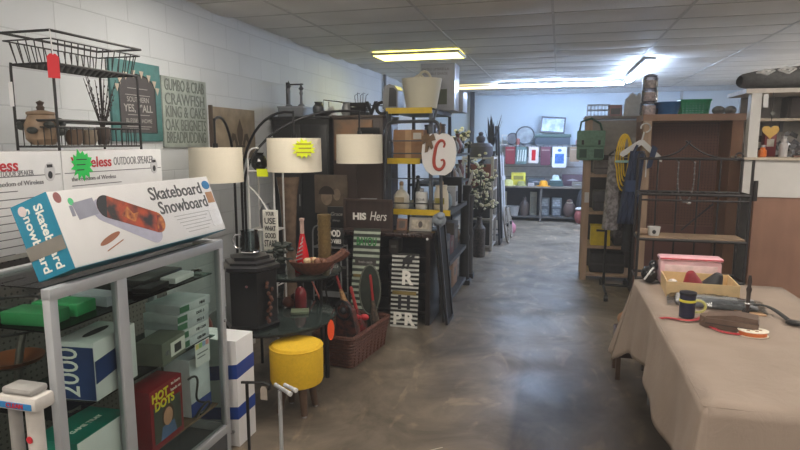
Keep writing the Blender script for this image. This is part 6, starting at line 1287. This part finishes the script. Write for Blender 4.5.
n2_ = add(nt, 'ShaderNodeTexNoise'); n2_.inputs['Scale'].default_value = 9; n2_.inputs['Detail'].default_value = 10; n2_.inputs['Roughness'].default_value = .7; n2_.inputs['Distortion'].default_value = 1.5; L(tc.outputs['Object'], n2_.inputs['Vector'])
bp = add(nt, 'ShaderNodeBump'); bp.inputs['Strength'].default_value = .45; bp.inputs['Distance'].default_value = .012; L(n2_.outputs['Fac'], bp.inputs['Height']); L(bp.outputs[0], b_.inputs['Normal'])
# perimeter samples: (point, normal, corner weight)
per = []
def edge(p, q_, nrm, n):
    for k in range(n): u = k/n; per.append((p[0]+(q_[0]-p[0])*u, p[1]+(q_[1]-p[1])*u, nrm, 0))
def corner(c, a0):
    for k in range(9): a = math.radians(a0+90*k/8); per.append((c[0]+.015*math.cos(a), c[1]+.015*math.sin(a), (math.cos(a), math.sin(a)), 1-abs(k-4)/4.5))
a_, b__, c_, d_ = TX0, TX1, TY0, TY1
edge((b__-.015,c_),(a_+.015,c_),(0,-1),30); corner((a_+.015,c_+.015),270-360) if False else None
per2 = []
per.clear()
edge((a_,d_-.015),(a_,c_+.015),(-1,0),56); corner((a_+.015,c_+.015),180); edge((a_+.015,c_),(b__-.015,c_),(0,-1),30); corner((b__-.015,c_+.015),270); edge((b__,c_+.015),(b__,d_-.015),(1,0),56); corner((b__-.015,d_-.015),0); edge((b__-.015,d_),(a_+.015,d_),(0,1),30); corner((a_+.015,d_-.015),90)
nper = len(per); rows = []
for k in range(16):
    t_ = k/15; row = []
    for i, (x, y, nr, cw) in enumerate(per):
        s = i*.0345
        wave = (.018*math.sin(s*7.3)+.012*math.sin(s*15.1+1))*t_
        # hem scallops, wider flare and longer drop round the corners
        near = max(math.exp(-(((x-cx_)**2+(y-cy_)**2)/.03)) for cx_, cy_ in ((a_,c_),(b__,c_),(a_,d_),(b__,d_)))
        drop = (.375+.03*math.sin(s*5.1+.5)+.17*near)*t_
        fl = (.03+.06*near)*t_**1.1+wave*(1+.6*near)+.016*near*t_*math.sin(s*34)
        if t_ == 0: fl = 0
        row.append((x+nr[0]*fl, y+nr[1]*fl, TZ+.006-drop-(.004 if 0 < t_ < .1 else 0)))
    rows.append(row)
m = MB().grid(rows, closed=True)
NX, NY = 10, 20
top = [[(a_+(b__-a_)*i/NX, c_+(d_-c_)*j/NY, TZ+.006+.0015*math.sin(i*1.7+j*.9)) for i in range(NX+1)] for j in range(NY+1)]
m.grid(top)
t = m.build('tablecloth', cm, None, ((a_+b__)/2,(c_+d_)/2,TZ-.4), ang=60, solid=.003); tag(t, 'tan tablecloth draped over the table at the lower right', 'tablecloth')
ZC = TZ+.009
# items
t = thing('pale_carton', 'shallow pale cardboard carton on the tan tablecloth', 'carton', (.83,3.74,ZC), math.radians(-3)); cb_ = M('carton_pale', (206,178,134), .65)
w_, l_, h_ = .19, .15, .09
MB().bb((-w_,-l_,0),(w_,l_,.006)).build('bottom', cb_, t, local=True)
MB().bb((-w_,-l_,.006),(w_,-l_+.006,h_)).bb((-w_,l_-.006,.006),(w_,l_,h_)).bb((-w_,-l_+.006,.006),(-w_+.006,l_-.006,h_)).bb((w_-.006,-l_+.006,.006),(w_,l_-.006,h_)).build('walls', cb_, t, local=True)
for k, (x, mat, lab) in enumerate(((.80,M('cup_red', (130,28,40), .5),'dark red cone cup in the pale carton'),(.90,M('cup_black', (38,38,44), .5),'black cone cup in the pale carton'))):
    fr = Matrix.Translation((x,3.73,ZC+.04)) @ Euler((.25,.35 if k else -.25,0)).to_matrix().to_4x4(); o = MB().lathe([(.058,0),(.06,.005),(.025,.09),(.018,.098)], (0,0,0), 22, mat=fr).build('cone_cup', mat); tag(o, lab, 'cup')
for k, (x, y) in enumerate(((.70,3.80),(.95,3.84))): tag(MB().ball((x,y,ZC+.036),(.03,.03,.028),n=12).build('crumpled_paper', M('paper_w', (196,190,186), .8, bump=.6)), ('crumpled white paper at the left in the pale carton','crumpled white paper at the right in the pale carton')[k], 'paper')
t = thing('pink_container', 'large pink translucent plastic zip bag behind the pale carton', 'bag', (.88,3.95+.02,ZC)); pkm = M('pink_plastic', (226,184,190), .25, noise=.15, nscale=6); 
MB().bb((.64,3.91,ZC),(1.0,4.02,ZC+.16),.025).build('body', pkm, t); MB().bb((.636,3.906,ZC+.155),(1.004,4.024,ZC+.18),.012).build('lid_band', M('pink_band', (224,172,184), .3), t)
MB().bb((.67,3.904,ZC+.03),(.97,3.912,ZC+.13),.003).build('clear_window', M('pink_window', (222,196,196), .15, noise=.2), t); MB().tube([(.64,3.903,ZC+.17),(1.0,3.903,ZC+.17)],.003,5).build('zip', redink, t)
t = thing('black_shiny_bag', 'glossy black and white bag at the far left corner of the table', 'bag', (.58,3.93,ZC)); MB().ball((.585,3.94,ZC+.055),(.05,.07,.055),n=16).ball((.61,3.965,ZC+.1),(.03,.045,.045),n=12).build('body', M('shiny_black', (22,22,26), .12), t); MB().tube([(.55,3.885,ZC+.03),(.57,3.87,ZC+.07),(.6,3.89,ZC+.11)],.006,5).build('white_piping', white, t)
t = thing('blue_mug', 'dark blue mug with a yellow band and handle on the tan tablecloth', 'mug', (.665,3.19,ZC)); MB().lathe([(.034,0),(.037,.004),(.039,.125),(.036,.125),(.033,.01)], (.665,3.19,ZC), 26).build('body', M('mug_navy', (38,42,66), .35), t); MB().lathe([(.0395,.083),(.0405,.085),(.0405,.094),(.0395,.096)], (.665,3.19,ZC), 26).build('yellow_band', M('mug_yellow', (210,206,70), .4), t); MB().lathe([(.0385,.118),(.041,.121),(.041,.133),(.03,.136)], (.665,3.19,ZC), 26).build('lid', M('mug_lid', (24,26,36), .4), t); MB().tube(bez([(.703,3.19,ZC+.09),(.765,3.19,ZC+.10),(.765,3.19,ZC+.02),(.703,3.19,ZC+.03)],12),.007,8).build('handle', M('mug_yellow2', (200,196,120), .4), t)
t = thing('plastic_wrapped_pack', 'flat clear plastic wrapped pack of grey goods behind the mug', 'pack', (.86,3.47,ZC), math.radians(-9)); MB().bb((-.2,-.09,.0),(.2,.09,.035),.015).build('goods', M('pack_grey', (176,178,182), .5, nscale=8, rgb2=(110,112,118)), t, local=True)
rows = []
q = random.Random(5)
for j in range(13): rows.append([(-.24+.48*i/22, -.115+.23*j/12, .012+.034*(math.sin(PI*i/22)*math.sin(PI*j/12))**.4+q.uniform(-.006,.008)) for i in range(23)])
MB().grid(rows).build('plastic_wrap', glassy('wrap', (235,238,240), .45, .12), t, local=True, ang=20); MB().box((-.02,.03,.037),(.26,.07,.003),.05).build('white_sheet', white, t, local=True)
t = thing('brown_case', 'brown leather shaving case lying on the tan tablecloth', 'case', (.83,3.05,ZC), math.radians(-18)); MB().prism([(-.13,-.02),(-.10,-.055),(.10,-.06),(.12,-.05),(.12,.05),(.10,.06),(-.10,.045),(-.13,.015)], .05, Matrix.Translation((0,0,0))).build('body', M('leather', (98,80,70), .5, noise=.25), t, local=True); MB().prism([(-.12,.0),(.06,.004),(.115,.02),(.115,.045),(.02,.052),(-.10,.03)], .10, F((0,.05,.026),(1,0,0),(0,0,1))).build('flap', M('leather', (98,80,70)), t, local=True); MB().tube([(-.1,-.061,.026),(.1,-.064,.026)],.003,5).build('seam', M('leather_dk', (60,46,40), .5), t, local=True)
t = thing('upright_handle', 'dark slender turned handle standing up on the tan tablecloth', 'tool handle', (.95,3.22,ZC)); MB().lathe([(.02,0),(.02,.012),(.009,.02),(.009,.07),(.014,.085),(.009,.1),(.010,.14),(.014,.16),(.008,.175),(.011,.2),(.006,.23)], (.95,3.22,ZC), 14).build('shaft', M('handle_dk', (54,44,42), .4), t); MB().lathe([(.0142,.082),(.0165,.086),(.0142,.09)], (.95,3.22,ZC), 14).build('ring', chrome, t)
t = thing('ribbon_spool', 'white paper spool of orange ribbon at the front of the table clutter', 'spool', (.895,2.955,ZC)); MB().lathe([(.052,.0),(.052,.003),(.04,.0035),(.04,.022),(.052,.0225),(.052,.0255)], (.905,2.96,ZC), 28, sx=1.25).build('flanges', M('spool_white', (224,216,200), .6), t); MB().lathe([(.047,.0036),(.047,.0215)], (.905,2.96,ZC), 28, sx=1.25).build('ribbon', M('ribbon_orange', (206,112,60), .45), t); m = MB()
for k in range(5): a = 2*PI*k/5; m.lathe([(.008,.0255),(.008,.027)], (.905+.03*math.cos(a),2.96+.024*math.sin(a),ZC), 10)
m.lathe([(.008,.0255),(.008,.027)], (.905,2.96,ZC), 10).build('print_dots', M('dots', (150,110,80), .6), t)
def ribbon(name, label, pts, w_, mat):
    pts = [Vector(p) for p in pts]; rows = [[],[]]
    for i, p in enumerate(pts):
        d = (pts[min(i+1,len(pts)-1)]-pts[max(i-1,0)]).normalized(); s = d.cross(Vector((0,0,1))).normalized()*w_/2; rows[0].append(p-s); rows[1].append(p+s)
    o = MB().grid(rows).build(name, mat, None, (pts[0].x,pts[0].y,ZC), solid=.0015); return tag(o, label, 'ribbon')
ribbon('red_ribbon', 'loose red ribbon curling across the tan tablecloth by the mug', bez([(.53,3.12,ZC+.003),(.6,3.2,ZC+.004),(.64,3.0,ZC+.012),(.7,3.12,ZC+.006),(.76,3.2,ZC+.02)],20)+bez([(.76,3.18,ZC+.02),(.70,3.0,ZC+.004),(.78,2.93,ZC+.005),(.85,2.95,ZC+.004)],14)[1:], .024, M('ribbon_red', (176,44,54), .4))
t = thing('black_belt', 'black strap with buckle trailing over the right side of the table', 'belt', (1.15,3.4,ZC)); pts = bez([(.96,3.30,ZC+.01),(1.0,3.42,ZC+.03),(1.1,3.46,ZC+.07),(1.12,3.28,ZC+.02),(1.14,3.2,ZC+.012)],14); rows = [[],[]]
pts = [Vector(p) for p in pts]+[Vector(p) for p in bez([(1.15,3.17,ZC+.012),(1.2,3.1,ZC+.01),(1.25,3.05,ZC+.008),(1.34,3.04,ZC+.006)],8)]
for i, p in enumerate(pts):
    d = (pts[min(i+1,len(pts)-1)]-pts[max(i-1,0)]).normalized(); s = d.cross(Vector((0,0,1))).normalized()*.014; rows[0].append(p-s); rows[1].append(p+s)
MB().grid(rows).build('strap', blackmatte, t, solid=.003); MB().box((1.145,3.18,ZC+.014),(.06,.05,.018),-.6,.006).build('buckle', blackpaint, t)
carton('paper_booklet', 'small tan booklet under the strap on the table', 'booklet', (1.0,3.34,ZC), (.13,.08,.008), M('booklet', (186,150,116), .6), rz=.1, parts=(pr('blue_print', M('badge_blue', (40,120,180)), lambda m: m.prism(rect(-.05,-.03,-.01,.0), .0008, F((0,0,.008),(1,0,0),(0,1,0)))),))
# dark wooden stool tucked under
t = thing('dark_stool', 'dark reddish brown wooden stool showing under the left hem of the tablecloth', 'stool', (.56,4.2,0)); sw = M('stool_red', (62,36,34), .5)
MB().bb((.43,4.13,.16),(.68,4.4,.33),.012).build('seat_box', sw, t)
for x in (.45,.65):
    for y in (4.15,4.37): MB().bb((x-.015,y-.015,0),(x+.015,y+.015,.16)).build('leg', M('stool_leg', (78,58,44)), t)
tag(MB().ball((.52,4.32,.39),(.075,.075,.06),n=14).build('tan_bundle', M('tan_fuzzy', (150,112,84), .9, bump=.6)), 'tan fuzzy bundle on the dark stool by the table end', 'bundle')
tag(MB().prism([(0,0),(.085,.012),(.084,.016),(0,.004)], .002, Matrix.Translation((-.62,2.86,.001)) @ Matrix.Rotation(.55,4,'Z')).build('paper_scrap', M('scrap', (200,190,176), .7)), 'thin pale paper scrap lying on the bare floor of the aisle', 'paper scrap')

# ================================================================== CAMERA, WORLD, RENDER LOOK
cam = bpy.data.cameras.new('camera'); co = bpy.data.objects.new('camera', cam); C.objects.link(co)
cam.sensor_width = 36; cam.lens = 580/800*36; cam.clip_start = .02
p_ = math.atan((225-142)/580); th = math.atan(160*math.cos(p_)/580)
co.location = (0,0,1.65); co.rotation_euler = (PI/2-p_, 0, th)
sc = bpy.context.scene; sc.camera = co
w = bpy.data.worlds.new('world'); sc.world = w; w.use_nodes = True
w.node_tree.nodes['Background'].inputs[0].default_value = (.6,.65,.75,1); w.node_tree.nodes['Background'].inputs[1].default_value = .05
if HAZE:
    vs = w.node_tree.nodes.new('ShaderNodeVolumeScatter'); vs.inputs['Density'].default_value = HAZE; vs.inputs['Anisotropy'].default_value = .3; vs.inputs['Color'].default_value = (.92,.95,1,1)
    w.node_tree.links.new(vs.outputs[0], w.node_tree.nodes['World Output'].inputs['Volume'])
sc.view_settings.view_transform = 'Standard'; sc.view_settings.look = 'None'; sc.view_settings.gamma = 1; sc.view_settings.use_curve_mapping = False
sc.view_settings.exposure = EXPO
sc.cycles.max_bounces = 6; sc.cycles.transparent_max_bounces = 12; sc.cycles.use_denoising = True
sc.cycles.caustics_reflective = False; sc.cycles.caustics_refractive = False; sc.cycles.sample_clamp_indirect = 4
